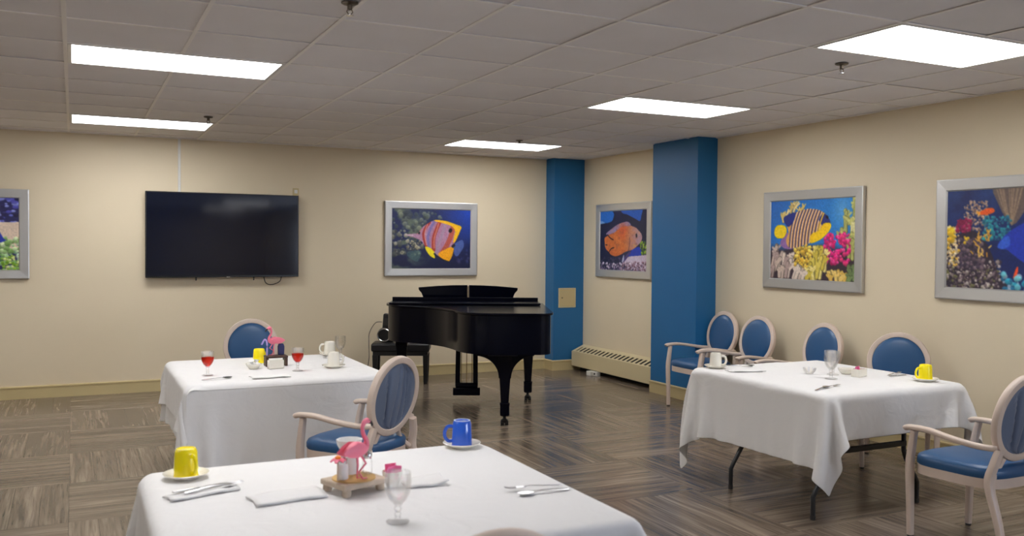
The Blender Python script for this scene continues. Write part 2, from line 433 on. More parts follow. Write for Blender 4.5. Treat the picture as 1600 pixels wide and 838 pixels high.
# ------------------------------------------------------------------ draped cloth (position based dynamics on a square sheet)
def drape(rect, over, top, n=66, seed=0, steps=170, iters=10, inflate=0.0, rot=0.0):
    """rect = table x0,x1,y0,y1; over = overhang on left,right,front,back.  Returns the n*n sheet after it has fallen over the edges."""
    x0, x1, y0, y1 = rect; oL, oR, oF, oB = over
    rg = np.random.default_rng(seed)
    gx = np.linspace(x0-oL, x1+oR, n); gy = np.linspace(y0-oF, y1+oB, n)
    X, Y = np.meshgrid(gx, gy, indexing='ij')
    cx, cy = (x0+x1)/2, (y0+y1)/2
    Xr = cx+(X-cx)*math.cos(rot)-(Y-cy)*math.sin(rot); Yr = cy+(X-cx)*math.sin(rot)+(Y-cy)*math.cos(rot)
    P = np.stack([Xr, Yr, np.full_like(X, top)], -1)
    rest = P.copy()
    fix = (Xr > x0) & (Xr < x1) & (Yr > y0) & (Yr < y1)
    w = np.where(fix, 0.0, 1.0)[..., None]
    P += w*rg.normal(0, 0.004, P.shape)
    V = np.zeros_like(P)
    pairs = []
    def addp(a, b, k, both=True):
        wa, wb = w[a], w[b]; s = wa+wb; s[s == 0] = 1
        L0 = np.linalg.norm(rest[a]-rest[b], axis=-1, keepdims=True)
        pairs.append((a, b, wa/s, wb/s, L0, k, both))
    S = slice
    for st in (0, 1):
        m = (n-st)//2*2
        addp((S(st, st+m, 2), S(None)), (S(st+1, st+m, 2), S(None)), 1.0) if m else None
        addp((S(None), S(st, st+m, 2)), (S(None), S(st+1, st+m, 2)), 1.0)
    for st in (0, 1):
        m = (n-st)//2*2
        addp((S(st, st+m, 2), S(0, n-1)), (S(st+1, st+m, 2), S(1, n)), 0.35)
        addp((S(st, st+m, 2), S(1, n)), (S(st+1, st+m, 2), S(0, n-1)), 0.35)
    for st in (0, 1, 2, 3):
        a = np.arange(st, n-2, 4); 
        if len(a):
            e = a[-1]+1
            addp((S(st, e, 4), S(None)), (S(st+2, e+2, 4), S(None)), 0.30)
            addp((S(None), S(st, e, 4)), (S(None), S(st+2, e+2, 4)), 0.30)
    g = np.array([0, 0, -9.8]); dt = 1/50; m = 0.004+inflate
    for step in range(steps):
        V = (V+g*dt*w)*0.95
        Q = P+V*dt*w
        for it in range(iters):
            for a, b, ca, cb, L0, k, both in pairs:
                d = Q[a]-Q[b]; L = np.sqrt((d*d).sum(-1, keepdims=True))+1e-9
                c = d*((L-L0)/L*k)
                Q[a] -= c*ca; Q[b] += c*cb
            # keep the sheet outside the table block
            x, y, z = Q[..., 0], Q[..., 1], Q[..., 2]
            ins = (x > x0-m) & (x < x1+m) & (y > y0-m) & (y < y1+m) & (z < top-0.001) & (~fix)
            if ins.any():
                pen = np.stack([x-(x0-m), (x1+m)-x, y-(y0-m), (y1+m)-y], -1)
                kx = pen.argmin(-1)
                Q[..., 0] = np.where(ins & (kx == 0), x0-m, np.where(ins & (kx == 1), x1+m, x))
                Q[..., 1] = np.where(ins & (kx == 2), y0-m, np.where(ins & (kx == 3), y1+m, y))
            Q[..., 2] = np.maximum(Q[..., 2], 0.01)
        V = (Q-P)/dt; sp = np.linalg.norm(V, axis=-1, keepdims=True); V = V*np.minimum(1, 3/(sp+1e-9)); P = Q
    return P

def cloth(name, P, m, label, group=None):
    n = P.shape[0]; mb = MB()
    fs = [(i*n+j, (i+1)*n+j, (i+1)*n+j+1, i*n+j+1) for i in range(n-1) for j in range(n-1)]
    mb.add(P.reshape(-1, 3), fs)
    o = mb.build(name, m, solid=0.0016, sub=1, angle=180)
    return tag(o, label, 'tablecloth', group)

# ------------------------------------------------------------------ tables
TT = 0.752
def folding_table(rect, label, legs):
    x0, x1, y0, y1 = rect; cx, cy = (x0+x1)/2, (y0+y1)/2
    t = thing('folding_table', label, 'table', (cx, cy, 0), 0, 'square folding tables under the cloths')
    hx, hy = (x1-x0)/2-0.03, (y1-y0)/2-0.03
    MB().box(-hx, hx, -hy, hy, TT-0.022, TT-0.002).build('tabletop', M['tabletop'], t, smooth=False)
    a = MB(); a.box(-hx+.03, hx-.03, -hy+.03, -hy+.05, TT-0.06, TT-0.022); a.box(-hx+.03, hx-.03, hy-.05, hy-.03, TT-0.06, TT-0.022)
    a.box(-hx+.03, -hx+.05, -hy+.05, hy-.05, TT-0.06, TT-0.022); a.box(hx-.05, hx-.03, -hy+.05, hy-.05, TT-0.06, TT-0.022)
    a.build('apron', M['tube'], t, smooth=False)
    xl, xr, ya, yb = legs
    for fx, inn in ((xl, 1), (xr, -1)):
        for fy in (ya, yb):
            p = [(fx-cx, fy-cy, 0.012), (fx-cx, fy-cy, 0.135), (fx-cx+inn*0.02, fy-cy, 0.17), (fx-cx+inn*0.105, fy-cy, 0.295), (fx-cx+inn*0.125, fy-cy, 0.34), (fx-cx+inn*0.125, fy-cy, TT-0.024)]
            leg = MB().sweep(p, 0.0145, upv=(0, 1, 0.02), seg=10).build('leg', M['tube'], t)
            MB().lathe([(0.016, 0), (0.017, 0.02), (0.015, 0.028)], 10, (fx-cx, fy-cy, 0)).build('foot_cap', M['rubber'], leg)
    for fy in (ya, yb):
        MB().box(xl-cx+0.115, xr-cx-0.115, fy-cy-0.014, fy-cy+0.014, 0.375, 0.405).build('crossbar', M['tube'], t, smooth=False)
    return t
RA = (0.60, 1.865, 5.64, 6.88); RB = (3.915, 5.105, 3.85, 5.14); RC = (0.215, 1.595, 2.325, 3.555)
folding_table(RA, 'square table in front of the wall television, hidden under white cloths', (0.72, 1.75, 5.8, 6.72))
folding_table(RB, 'square table on bent black steel legs by the right wall under white cloth', (3.925, 4.80, 3.96, 4.70))
folding_table(RC, 'square table nearest the camera, hidden under its white cloth', (0.40, 1.42, 2.5, 3.4))
CT = TT+0.004
PA0 = drape((RA[0], RA[1], RA[2], RA[3]), (0.38, 0.03, 0.03, 0.10), TT, n=50, seed=3, steps=150)
cloth('tablecloth', PA0, M['cloth'], 'white under-cloth showing below the top cloth on the table before the television')
PA = drape(RA, (0.27, 0.20, 0.57, 0.11), CT, seed=5, inflate=0.012, rot=0.02)
cloth('tablecloth', PA, M['cloth'], 'white top cloth on the table with the red drinks')
PB = drape(RB, (0.42, 0.25, 0.26, 0.42), CT, seed=11, inflate=0.004, rot=0.02)
cloth('tablecloth', PB, M['cloth'], 'white cloth with long hanging corners on the table by the right wall')
PC = drape(RC, (0.42, 0.30, 0.11, 0.40), CT, seed=8, inflate=0.004, rot=0.012)
cloth('tablecloth', PC, M['cloth'], 'white cloth on the table nearest the camera, with the blue mug')
TZ = CT+0.0022

# ------------------------------------------------------------------ chairs
def make_chair(label):
    t = thing('dining_chair', label, 'chair', group='round-back dining armchairs')
    tilt = 0.172; oy, oz, a, b = -0.236, 0.731, 0.206, 0.215
    def oval(phi, s=1.0, dep=0.0, sb=None):
        sb = s if sb is None else sb
        u, v_ = a*s*math.sin(phi), b*sb*math.cos(phi)
        return (u, oy-math.sin(tilt)*v_+math.cos(tilt)*dep, oz+math.cos(tilt)*v_+math.sin(tilt)*dep)
    N = 48
    ring = []
    for k in range(N):
        ph = 2*math.pi*k/N; sec = []
        for q in range(10):
            an = 2*math.pi*(q+0.5)/10; c, d = math.cos(an), math.sin(an)
            c = math.copysign(abs(c)**0.62, c); d = math.copysign(abs(d)**0.62, d)
            u, v_ = (a+0.0225*c)*math.sin(ph), (b+0.0225*c)*math.cos(ph); dep = 0.021*d
            sec.append((u, oy-math.sin(tilt)*v_+math.cos(tilt)*dep, oz+math.cos(tilt)*v_+math.sin(tilt)*dep))
        ring.append(sec)
    MB().rings(ring, closed=True).build('back_frame', M['wood'], t)
    mb = MB(); rings = []
    for s, d in ((0.925, 0.0), (0.925, 0.012), (0.86, 0.024), (0.7, 0.033), (0.45, 0.038), (0.2, 0.04), (0.02, 0.04)):
        rings.append([oval(2*math.pi*k/N, s, d) for k in range(N)])
    mb.rings(rings); mb.build('back_pad', M['vinyl'], t)
    mb = MB(); rows = 15; cols = 61; vs = []; fs = []; rr = random.Random(2)
    folds = [(-0.075, 0.020), (0.0, 0.010), (0.045, 0.013), (0.095, 0.020), (0.13, 0.010)]
    for i in range(rows):
        vv = -1+2*i/(rows-1)
        half = a*0.925*math.sqrt(max(0, 1-(vv*0.995)**2))
        for j in range(cols):
            x = half*(-1+2*j/(cols-1)); z = vv*b*0.925
            e = 1-(x/(a*0.93))**2-(z/(b*0.93))**2
            dep = -0.012-0.012*max(0, e)
            for fx, fd in folds:
                q = (x-fx-0.012*math.sin(z*9+fx*30))/0.010
                if q > -1: dep += fd*math.exp(-(q*0.9)**2)*(1 if q < 0 else 1.0)*max(0, min(1, e*4))
            vs.append((x, oy-math.sin(tilt)*z+math.cos(tilt)*dep, oz+math.cos(tilt)*z+math.sin(tilt)*dep))
    fs = [(i*cols+j, (i+1)*cols+j, (i+1)*cols+j+1, i*cols+j+1) for i in range(rows-1) for j in range(cols-1)]
    mb.add(vs, fs); mb.build('back_panel', M['pleat'], t, solid=0.002, angle=180)
    # seat: trapezoid, rounded, domed
    def outline(s, n=40):
        out = []
        for k in range(n):
            q = 2*math.pi*k/n; c, d = math.cos(q), math.sin(q)
            x = math.copysign(abs(c)**0.5, c); y = math.copysign(abs(d)**0.5, d)
            wdt = 0.245+0.022*y
            out.append((x*wdt*s, 0.02+y*0.245*s))
        return out
    rings = []
    for s, z in ((0.98, 0.415), (1.0, 0.425), (1.0, 0.45), (0.965, 0.468), (0.85, 0.482), (0.6, 0.492), (0.3, 0.497), (0.02, 0.498)):
        rings.append([(x, y, z) for x, y in outline(s)])
    MB().rings(rings).build('seat', M['vinyl'], t)
    o1, o2 = outline(0.99), outline(0.84)
    MB().rings([[(x, y, 0.365) for x, y in o1], [(x, y, 0.416) for x, y in o1], [(x, y, 0.416) for x, y in o2], [(x, y, 0.365) for x, y in o2]], closed=True).build('seat_frame', M['wood'], t)
    for s in (-1, 1):
        # front leg and arm post in one bent piece
        p = smooth_path([(s*0.243, 0.243, 0.012), (s*0.249, 0.243, 0.2), (s*0.257, 0.242, 0.40), (s*0.262, 0.228, 0.50), (s*0.268, 0.208, 0.605)], 4)
        leg = MB().sweep(p, [0.0165+0.005*min(1, q[2]/0.4) if q[2] < 0.42 else 0.0215-0.02*(q[2]-0.42) for q in p], upv=(0, 1, 0.01), seg=12, sq=3.2).build('leg', M['wood'], t)
        MB().lathe([(0.015, 0), (0.017, 0.008), (0.013, 0.016)], 10, (s*0.243, 0.243, 0)).build('glide', M['rubber'], leg)
        p = smooth_path([(s*0.215, -0.30, 0.012), (s*0.218, -0.265, 0.2), (s*0.222, -0.212, 0.395), (s*0.212, -0.226, 0.49), (s*0.186, -0.240, 0.575)], 4)
        leg = MB().sweep(p, [0.0165+0.006*min(1, q[2]/0.4) if q[2] < 0.42 else 0.0225-0.015*(q[2]-0.42) for q in p], upv=(0, 1, 0.01), seg=12, sq=3.2).build('leg', M['wood'], t)
        MB().lathe([(0.015, 0), (0.017, 0.008), (0.013, 0.016)], 10, (s*0.215, -0.30, 0)).build('glide', M['rubber'], leg)
        p = smooth_path([(s*0.274, 0.262, 0.607), (s*0.273, 0.235, 0.618), (s*0.272, 0.12, 0.622), (s*0.266, -0.03, 0.603), (s*0.230, -0.15, 0.585), (s*0.188, -0.228, 0.582)], 5)
        MB().sweep(p, [0.016]+[0.024]*4+[0.024-0.006*i/(len(p)-5) for i in range(len(p)-5)], [0.01]+[0.0155]*(len(p)-1), seg=12, sq=2.8).build('armrest', M['wood'], t)
        MB().sweep(smooth_path([(s*0.20, -0.205, 0.40), (s*0.13, -0.19, 0.46), (s*0.085, -0.20, 0.535)], 4), 0.014, seg=8, sq=3).build('back_brace', M['wood'], t)
    return t
chair = make_chair('blue dining armchair seen from behind, drawn up before the table with red drinks')
chair.location = (1.527, 5.147, 0); chair.rotation_euler = (0, 0, 0.608)
CH = [((4.443, 3.26, 0), 0.01, 'blue dining armchair nearest the camera on the right, cut by the photo edge'),
      ((1.29, 7.62, 0), 2.85, 'blue dining armchair behind the table with red drinks, facing the camera'),
      ((5.655, 7.21, 0), 1.577, 'blue dining armchair against the right wall, next to the blue pillar'),
      ((5.577, 6.60, 0), 1.609, 'blue dining armchair against the right wall, second from the blue pillar'),
      ((5.563, 5.774, 0), 1.544, 'blue dining armchair against the right wall, third from the blue pillar'),
      ((5.52, 4.73, 0), 2.303, 'blue dining armchair behind the table with the yellow mug by the right wall'),
      ((0.866, 2.085, 0), -0.02, 'dining armchair at the bottom photo edge, only the pale top of its back showing')]
for loc, rz, lab in CH: dup(chair, loc, rz, lab)

# ------------------------------------------------------------------ grand piano
PX, PY, PA_ = 3.046, 9.121, 0.4112
# local axes: x from the treble end to the bass end, y from the tail to the keyboard (the keyboard edge is y = 0)
pn = thing('grand_piano', 'glossy black grand piano with its lid closed, by the blue corner pillar', 'piano', (PX, PY, 0), -PA_)
PWD, PL = 1.545, 1.772
def outline_piano(off=0.0, v0=0.0):
    pts = [(PWD+off, v0), (PWD+off, -PL+0.20)]
    arc = [(PWD-0.01, -PL+0.09), (PWD-0.06, -PL+0.02), (PWD-0.16, -PL), (PWD-0.42, -PL), (PWD-0.60, -PL+0.015), (PWD-0.72, -PL+0.08), (PWD-0.81, -PL+0.22), (PWD-0.88, -PL+0.42),
           (PWD-0.97, -PL+0.62), (PWD-1.10, -PL+0.79), (PWD-1.27, -PL+0.92), (PWD-1.44, -PL+1.04), (0.025, -PL+1.17), (0.0, -PL+1.30), (0.0, v0)]
    full = smooth_path([(x, y, 0) for x, y in pts[1:2]+arc], 5)
    P = [(pts[0][0], pts[0][1])]+[(p[0], p[1]) for p in full]
    return P
Z0, Z1 = 0.655, 0.995
base = outline_piano()
cen = np.array([PWD*0.58, -PL*0.45])
def grow(P, e):
    n = len(P); out = []
    for i, (x, y) in enumerate(P):
        a = np.array(P[(i-1) % n]); b = np.array(P[(i+1) % n]); d = b-a; d = d/(np.linalg.norm(d)+1e-9); nrm = np.array([d[1], -d[0]])
        if nrm @ (np.array([x, y])-cen) < 0: nrm = -nrm
        out.append((x+nrm[0]*e, y+nrm[1]*e))
    return out
inner = grow(base, -0.035)
rimpts = base; n = len(rimpts)
MB().rings([[(x, y, Z0) for x, y in base], [(x, y, Z1) for x, y in base], [(x, y, Z1) for x, y in inner], [(x, y, Z0) for x, y in inner]], closed=True).build('rim', M['piano'], pn, angle=30)
MB().prism(grow(base, -0.03), Z0+0.03, Z0+0.06).build('soundboard', M['felt'], pn, smooth=False)
VH = -0.364
lid_poly = [(x, y) for x, y in grow(base, 0.02) if y < VH-0.02]
lid_poly = [(PWD+0.02, VH)]+lid_poly+[(-0.02, VH)]
MB().prism(lid_poly, Z1+0.004, Z1+0.024).build('lid', M['piano'], pn, bevel=0.004, angle=30)
MB().box(0.03, PWD-0.03, VH-0.40, VH-0.005, Z1+0.028, Z1+0.048).build('folded_lid_flap', M['piano'], pn, bevel=0.003)
MB().box(0.03, PWD-0.03, VH-0.03, VH-0.002, Z1+0.048, Z1+0.082).build('flap_hinge_rail', M['piano'], pn, bevel=0.003)
MB().tube((0.03, VH-0.002, Z1+0.026), (PWD-0.03, VH-0.002, Z1+0.026), 0.005, 8).build('piano_hinge', M['gold'], pn)
# cheeks, key slip, fallboard, keys at the far side
MB().box(0.0, 0.10, -0.26, 0.0, Z0+0.03, 0.90).build('cheek_block', M['piano'], pn, bevel=0.01)
MB().box(PWD-0.10, PWD, -0.26, 0.0, Z0+0.03, 0.90).build('cheek_block', M['piano'], pn, bevel=0.01)
MB().box(0.0, PWD, -0.30, 0.0, Z0, Z0+0.05).build('key_bed', M['piano'], pn, bevel=0.006)
MB().box(0.10, PWD-0.10, -0.03, -0.01, Z0+0.05, 0.74).build('key_slip', M['piano'], pn, bevel=0.004)
MB().box(0.10, PWD-0.10, -0.27, -0.235, 0.72, 0.93).build('fallboard', M['piano'], pn, bevel=0.006)
k = MB(); kw = (PWD-0.24)/52
for i in range(52): k.box(0.12+i*kw+0.0006, 0.12+(i+1)*kw-0.0006, -0.19, -0.035, 0.70, 0.735)
k.build('white_keys', M['ivory'], pn, smooth=False)['kind'] = 'stuff'
k = MB()
for i in range(51):
    if i % 7 in (0, 2, 3, 5, 6): k.box(0.12+(i+1)*kw-0.005, 0.12+(i+1)*kw+0.005, -0.19, -0.09, 0.735, 0.747)
k.build('black_keys', M['felt'], pn, smooth=False)['kind'] = 'stuff'
# music desk: two leaves with a slit between them
mcx = 0.80; MZ = Z1+0.03
def leaf(s):
    hw = 0.51; ht = 0.165
    pts = [(0.008, 0), (hw-0.045, 0), (hw-0.045, 0.05), (hw-0.03, 0.09), (hw-0.004, 0.12), (hw, 0.128), (hw, 0.148), (hw*0.6, 0.165), (hw*0.3, 0.172), (0.008, 0.174)]
    v = []
    for th in (0, 0.016):
        v += [(mcx+s*x, -0.30-0.42*z*0.3+th, MZ+z) for x, z in pts]
    n = len(pts); fs = [tuple(range(n)), tuple(range(n, 2*n))[::-1]]+[(i, (i+1) % n, n+(i+1) % n, n+i) for i in range(n)]
    return MB().add(v, fs)
desk = MB().box(mcx-0.50, mcx+0.50, -0.36, -0.24, Z1-0.005, MZ).build('music_shelf', M['piano'], pn, bevel=0.003)
leaf(-1).build('music_desk', M['piano'], pn, smooth=False); leaf(1).build('music_desk', M['piano'], pn, smooth=False)
MB().tube((mcx, -0.305, MZ), (mcx, -0.325, MZ+0.165), 0.006, 8).build('desk_hinge', M['gold'], pn)
# legs
def piano_leg(x, y, wide):
    q = MB()
    secs = [(0.075, 0.62), (0.072, 0.655)] if not wide else [(0.06, 0.62), (0.06, 0.655)]
    prof = [(0.030, 0.115), (0.032, 0.12), (0.0345, 0.20), (0.05, 0.47), (0.054, 0.56), (0.06, 0.57), (0.06, Z0)]
    q.rings([[(x+sx*r, y+sy*r, z) for sx, sy in ((-1, -1), (1, -1), (1, 1), (-1, 1))] for r, z in prof])
    leg = q.build('leg', M['piano'], pn, bevel=0.004)
    f = MB(); f.rings([[(x+sx*r, y+sy*r, z) for sx, sy in ((-1, -1), (1, -1), (1, 1), (-1, 1))] for r, z in ((0.030, 0.085), (0.041, 0.095), (0.041, 0.18), (0.044, 0.19), (0.044, 0.205), (0.034, 0.207))])
    f.build('ferrule', M['piano'], leg, bevel=0.003)
    c = MB(); c.lathe([(0.018, 0.022), (0.030, 0.036), (0.033, 0.046), (0.022, 0.056), (0.013, 0.066), (0.016, 0.095)], 16, (x, y, 0))
    for s in (-1, 1): c.sweep([(x+s*0.004, y, 0.022), (x+s*0.034, y, 0.022)], 0.0215, upv=(0, 1, 0), seg=16)
    c.build('caster', M['black'], leg)
    if wide:
        pts = [(-0.26, 0.0), (0.26, 0.0)]
        arc = []
        R = 0.20
        for i in range(13):
            an = math.pi/2*i/12
            arc.append((0.26-0.205*math.sin(an)-0.0, -0.03-R*(1-math.cos(an))))
        right = [(px, pz) for px, pz in arc]
        poly = [(-0.26, 0.0), (-0.26, -0.03)]+[(-px, pz) for px, pz in arc[1:]]+[(px, pz) for px, pz in arc[::-1]]+[(0.26, 0.0)]
        b = MB(); b.prism([(x+px, Z0+pz) for px, pz in poly], y-0.03, y+0.03, 'y')
        b.build('scroll_bracket', M['piano'], leg, bevel=0.004)
    return leg
piano_leg(PWD-0.12, -0.283, False); piano_leg(0.12, -0.283, False); piano_leg(PWD-0.405, -PL+0.2, True)
# lyre
lx, ly = 0.79, -0.289
for s in (-1, 1):
    pts = [(lx+s*0.068, 0.15), (lx+s*0.118, 0.15), (lx+s*0.112, 0.64), (lx+s*0.062, 0.64)]
    MB().prism(pts, ly-0.02, ly+0.02, 'y').build('lyre_post', M['piano'], pn, bevel=0.005)
b = MB(); b.box(lx-0.14, lx+0.14, ly-0.05, ly+0.05, 0.06, 0.14); b.box(lx-0.115, lx+0.115, ly-0.04, ly+0.04, 0.14, 0.19)
b.build('lyre_box', M['piano'], pn, bevel=0.008)
MB().box(lx-0.09, lx+0.09, ly-0.012, ly+0.012, 0.53, 0.55).build('lyre_bar', M['piano'], pn, bevel=0.003)
MB().box(lx-0.12, lx+0.12, ly-0.05, ly+0.05, 0.632, Z0).build('lyre_block', M['piano'], pn, bevel=0.003)
for s in (-0.055, 0, 0.055):
    MB().tube((lx+s, ly-0.0, 0.15), (lx+s, ly-0.0, 0.64), 0.005, 6).build('pedal_rod', M['gold'], pn)
    MB().sweep(smooth_path([(lx+s, ly+0.04, 0.10), (lx+s, ly+0.12, 0.105), (lx+s, ly+0.19, 0.09)], 4), [0.012]*8+[0.018], 0.006, seg=8).build('pedal', M['gold'], pn)
MB().box(PWD-0.56, PWD-0.30, -PL+0.06, -PL+0.5, Z0-0.02, Z0+0.04).build('under_beam', M['felt'], pn, bevel=0.004)

# ---- bench, speaker and papers behind the piano
bn = thing('piano_bench', 'black padded piano bench behind the left end of the piano', 'bench', (3.44, 9.98, 0), -0.42)
bw, bd = 0.335, 0.17
MB().box(-bw, bw, -bd, bd, 0.375, 0.47).build('seat', M['leather'], bn, bevel=0.02)
MB().box(-bw+0.02, bw-0.02, -bd+0.015, bd-0.015, 0.33, 0.376).build('apron', M['black'], bn, bevel=0.003)
for sx in (-1, 1):
    for sy in (-1, 1):
        x, y = sx*(bw-0.045), sy*(bd-0.04)
        MB().rings([[(x+a*r, y+b_*r, z) for a, b_ in ((-1, -1), (1, -1), (1, 1), (-1, 1))] for r, z in ((0.02, 0), (0.024, 0.12), (0.03, 0.335))]).build('leg', M['black'], bn, bevel=0.003)
bm = bn.matrix_basis
def onb(x, y): return (3.44+math.cos(-0.42)*x-math.sin(-0.42)*y, 9.98+math.sin(-0.42)*x+math.cos(-0.42)*y, 0.471)
sp = thing('portable_speaker', 'black portable speaker with silver-ringed round cone standing on the piano bench', 'speaker', onb(-0.175, 0.0), -0.42)
sp.scale = (1.15, 1.15, 1.15)
MB().prism([(-0.05, 0.0), (0.07, 0.0), (0.085, 0.16), (0.06, 0.28), (-0.03, 0.29), (-0.04, 0.16)], -0.02, 0.09, 'y').build('cabinet', M['black'], sp, bevel=0.012)
d = MB(); d.sweep([(-0.02, -0.06, 0.075), (-0.02, 0.0, 0.08)], [0.06, 0.07], upv=(0, 0, 1), seg=28); d.build('cone_housing', M['black'], sp)
r_ = MB(); r_.sweep([(-0.02+0.063*math.cos(q), -0.062, 0.077+0.063*math.sin(q)) for q in np.linspace(0, 2*math.pi, 28, endpoint=False)], 0.007, upv=(0, 1, 0), seg=8, closed=True); r_.build('trim_ring', M['chrome'], sp)
MB().box(-0.02, 0.05, -0.03, -0.02, 0.17, 0.24).build('control_panel', M['rubber'], sp, bevel=0.004)
cb = MB().sweep(smooth_path([onb(-0.235, 0.08)[:2]+(0.70,), onb(-0.31, 0.06)[:2]+(0.69,), onb(-0.372, 0.0)[:2]+(0.58,), onb(-0.375, -0.03)[:2]+(0.46,), onb(-0.375, 0.0)[:2]+(0.30,), onb(-0.40, 0.05)[:2]+(0.14,), onb(-0.41, 0.02)[:2]+(0.012,)], 6), 0.004, seg=6).build('speaker_cable', M['black'])
tag(cb, 'thin black cable looping down from the speaker past the bench', 'cable')
for q in range(2):
    x, y, z = onb(0.17+0.03*q, -0.02-0.03*q); pa = MB().box(-0.10, 0.10, -0.07, 0.07, 0, 0.0015+0.001*q).build('paper_sheet', M['paper'], smooth=False)
    pa.location = (x, y, z+0.003*q); pa.rotation_euler = (0, 0, -0.3-0.25*q); tag(pa, ['white paper sheet lying flat on the piano bench, the lower one', 'white paper sheet lying on top of another on the piano bench'][q], 'paper', 'papers on the bench')

# ------------------------------------------------------------------ television and wall fittings
tx0, tx1, tz0, tz1 = 0.688, 2.316, 1.233, 2.161
t = thing('television', 'large flat black television mounted on the cream back wall', 'television', ((tx0+tx1)/2, YB, (tz0+tz1)/2))
X, Z = (tx1-tx0)/2, (tz1-tz0)/2
MB().box(-X, X, -0.085, -0.045, -Z, Z).build('cabinet', M['tvblack'], t, bevel=0.004)
MB().box(-X+0.012, X-0.012, -0.0862, -0.083, -Z+0.022, Z-0.012).build('screen', M['screen'], t, smooth=False)
MB().box(-0.3, 0.3, -0.045, -0.002, -0.22, 0.22).build('wall_bracket', M['black'], t, smooth=False)
MB().box(0.02, 0.055, -0.088, -0.084, -Z-0.006, -Z+0.008).build('sensor_tab', M['chrome'], t, bevel=0.002)
for x in (-X+0.515, -X+1.13): MB().box(x-0.006, x+0.006, -0.07, -0.055, -Z-0.035, -Z+0.002).build('stand_stub', M['black'], t, smooth=False)
MB().sweep(smooth_path([(-X+1.24, -0.06, -Z+0.01), (-X+1.26, -0.062, -Z-0.06), (-X+1.30, -0.065, -Z-0.085), (-X+1.36, -0.066, -Z-0.08), (-X+1.42, -0.064, -Z-0.05), (-X+1.44, -0.06, -Z+0.01)], 6), 0.005, seg=6).build('cable', M['black'], t)
o = MB().box(1.023, 1.051, YB-0.013, YB, tz1-0.10, CEIL-0.004).build('cable_raceway', M['white_metal'], bevel=0.003)
tag(o, 'slim white vertical cable channel running from the ceiling to the television', 'cable channel')
t = thing('wall_outlet', 'small beige wall plate peeking out behind the upper right television corner', 'outlet', (2.30, YB, 2.19))
MB().box(-0.035, 0.035, -0.008, 0, -0.06, 0.06).build('cover_plate', M['panel'], t, bevel=0.003)
MB().box(-0.018, 0.018, -0.012, -0.008, 0.0, 0.04).build('socket', M['white_metal'], t, bevel=0.002)
t = thing('access_panel', 'small beige access panel on the front of the corner blue pillar', 'access panel', (5.765, 10.18, 0.94))
f = MB(); a_, b_ = 0.127, 0.127
f.box(-a_, a_, -0.008, 0, -b_, -b_+0.014); f.box(-a_, a_, -0.008, 0, b_-0.014, b_); f.box(-a_, -a_+0.014, -0.008, 0, -b_+0.014, b_-0.014); f.box(a_-0.014, a_, -0.008, 0, -b_+0.014, b_-0.014)
f.build('frame', M['heater'], t, smooth=False)
dd = MB().box(-a_+0.016, a_-0.016, -0.006, 0, -b_+0.016, b_-0.016).build('door', M['panel'], t, smooth=False)
MB().sweep([(-0.075, -0.005, 0.0), (-0.075, -0.012, 0.0)], 0.009, upv=(0, 0, 1), seg=12).build('latch', M['brass'], dd)

# sprinkler heads
def sprinkler(x, y, lab):
    t = thing('sprinkler_head', lab, 'sprinkler', (x, y, CEIL-0.003), 0, 'ceiling sprinkler heads')
    MB().lathe([(0.040, 0), (0.040, -0.004), (0.03, -0.009), (0.014, -0.010)], 20).build('escutcheon', M['brass'], t)
    b = MB(); b.lathe([(0.012, -0.008), (0.012, -0.03), (0.007, -0.034)], 12)
    b.build('body', M['brass'], t)
    for s in (-1, 1): MB().sweep(smooth_path([(s*0.006, 0, -0.03), (s*0.014, 0, -0.042), (s*0.003, 0, -0.056)], 4), 0.0028, seg=6, upv=(0, 1, 0)).build('yoke_arm', M['brass'], t)
    MB().lathe([(0.004, -0.054), (0.018, -0.058), (0.018, -0.060), (0.004, -0.061)], 16).build('deflector', M['chrome'], t)
sprinkler(1.17, 4.16, 'bronze ceiling sprinkler head at the top edge of the photo, away from the lights')
sprinkler(1.09, 8.47, 'bronze ceiling sprinkler head beside the light panel above the television')
sprinkler(4.30, 8.66, 'bronze ceiling sprinkler head beside the light panel above the piano')
sprinkler(4.24, 4.10, 'bronze ceiling sprinkler head beside the largest light panel at the upper right')

# ---- finned wall heater between the pillars
h0, h1 = 8.275, 10.158
t = thing('wall_heater', 'long low cream convector heater on the wall between the blue pillars', 'heater', (XR, (h0+h1)/2, 0))
hl = (h1-h0)/2
MB().prism([(-0.18, 0.062), (-0.165, 0.055), (-0.165, 0.235), (-0.17, 0.247), (-0.18, 0.250)], -hl, hl, 'y').build('front_cover', M['heater'], t, smooth=False)
MB().prism([(-0.164, 0.075), (-0.002, 0.075), (-0.002, 0.285), (-0.164, 0.205)], -hl+0.01, hl-0.01, 'y').build('dark_interior', M['dark'], t, smooth=False)  # solid block coloured dark to stand in for the shaded inside behind the slots
def slope(p): return (-0.178+0.176*p, 0.247+0.078*p)
for p0, p1 in ((0.0, 0.12), (0.68, 1.0)):
    a, b = slope(p0), slope(p1)
    MB().prism([a, b, (b[0], b[1]-0.004), (a[0], a[1]-0.004)], -hl, hl, 'y').build('top_strip', M['heater'], t, smooth=False)
NS = 20; a, b = slope(0.12), slope(0.68)
for i in range(NS+1):
    y = -hl+0.03+(2*hl-0.06)*i/NS
    w_ = 0.021 if 0 < i < NS else 0.034
    MB().prism([a, b, (b[0], b[1]-0.004), (a[0], a[1]-0.004)], max(-hl, y-w_), min(hl, y+w_), 'y').build('louver_bar', M['heater'], t, smooth=False)
for y in (-hl, hl-0.004):
    MB().prism([(-0.18, 0.055), (-0.002, 0.055), (-0.002, 0.325), (-0.178, 0.247)], y, y+0.004, 'y').build('end_cap', M['heater'], t, smooth=False)
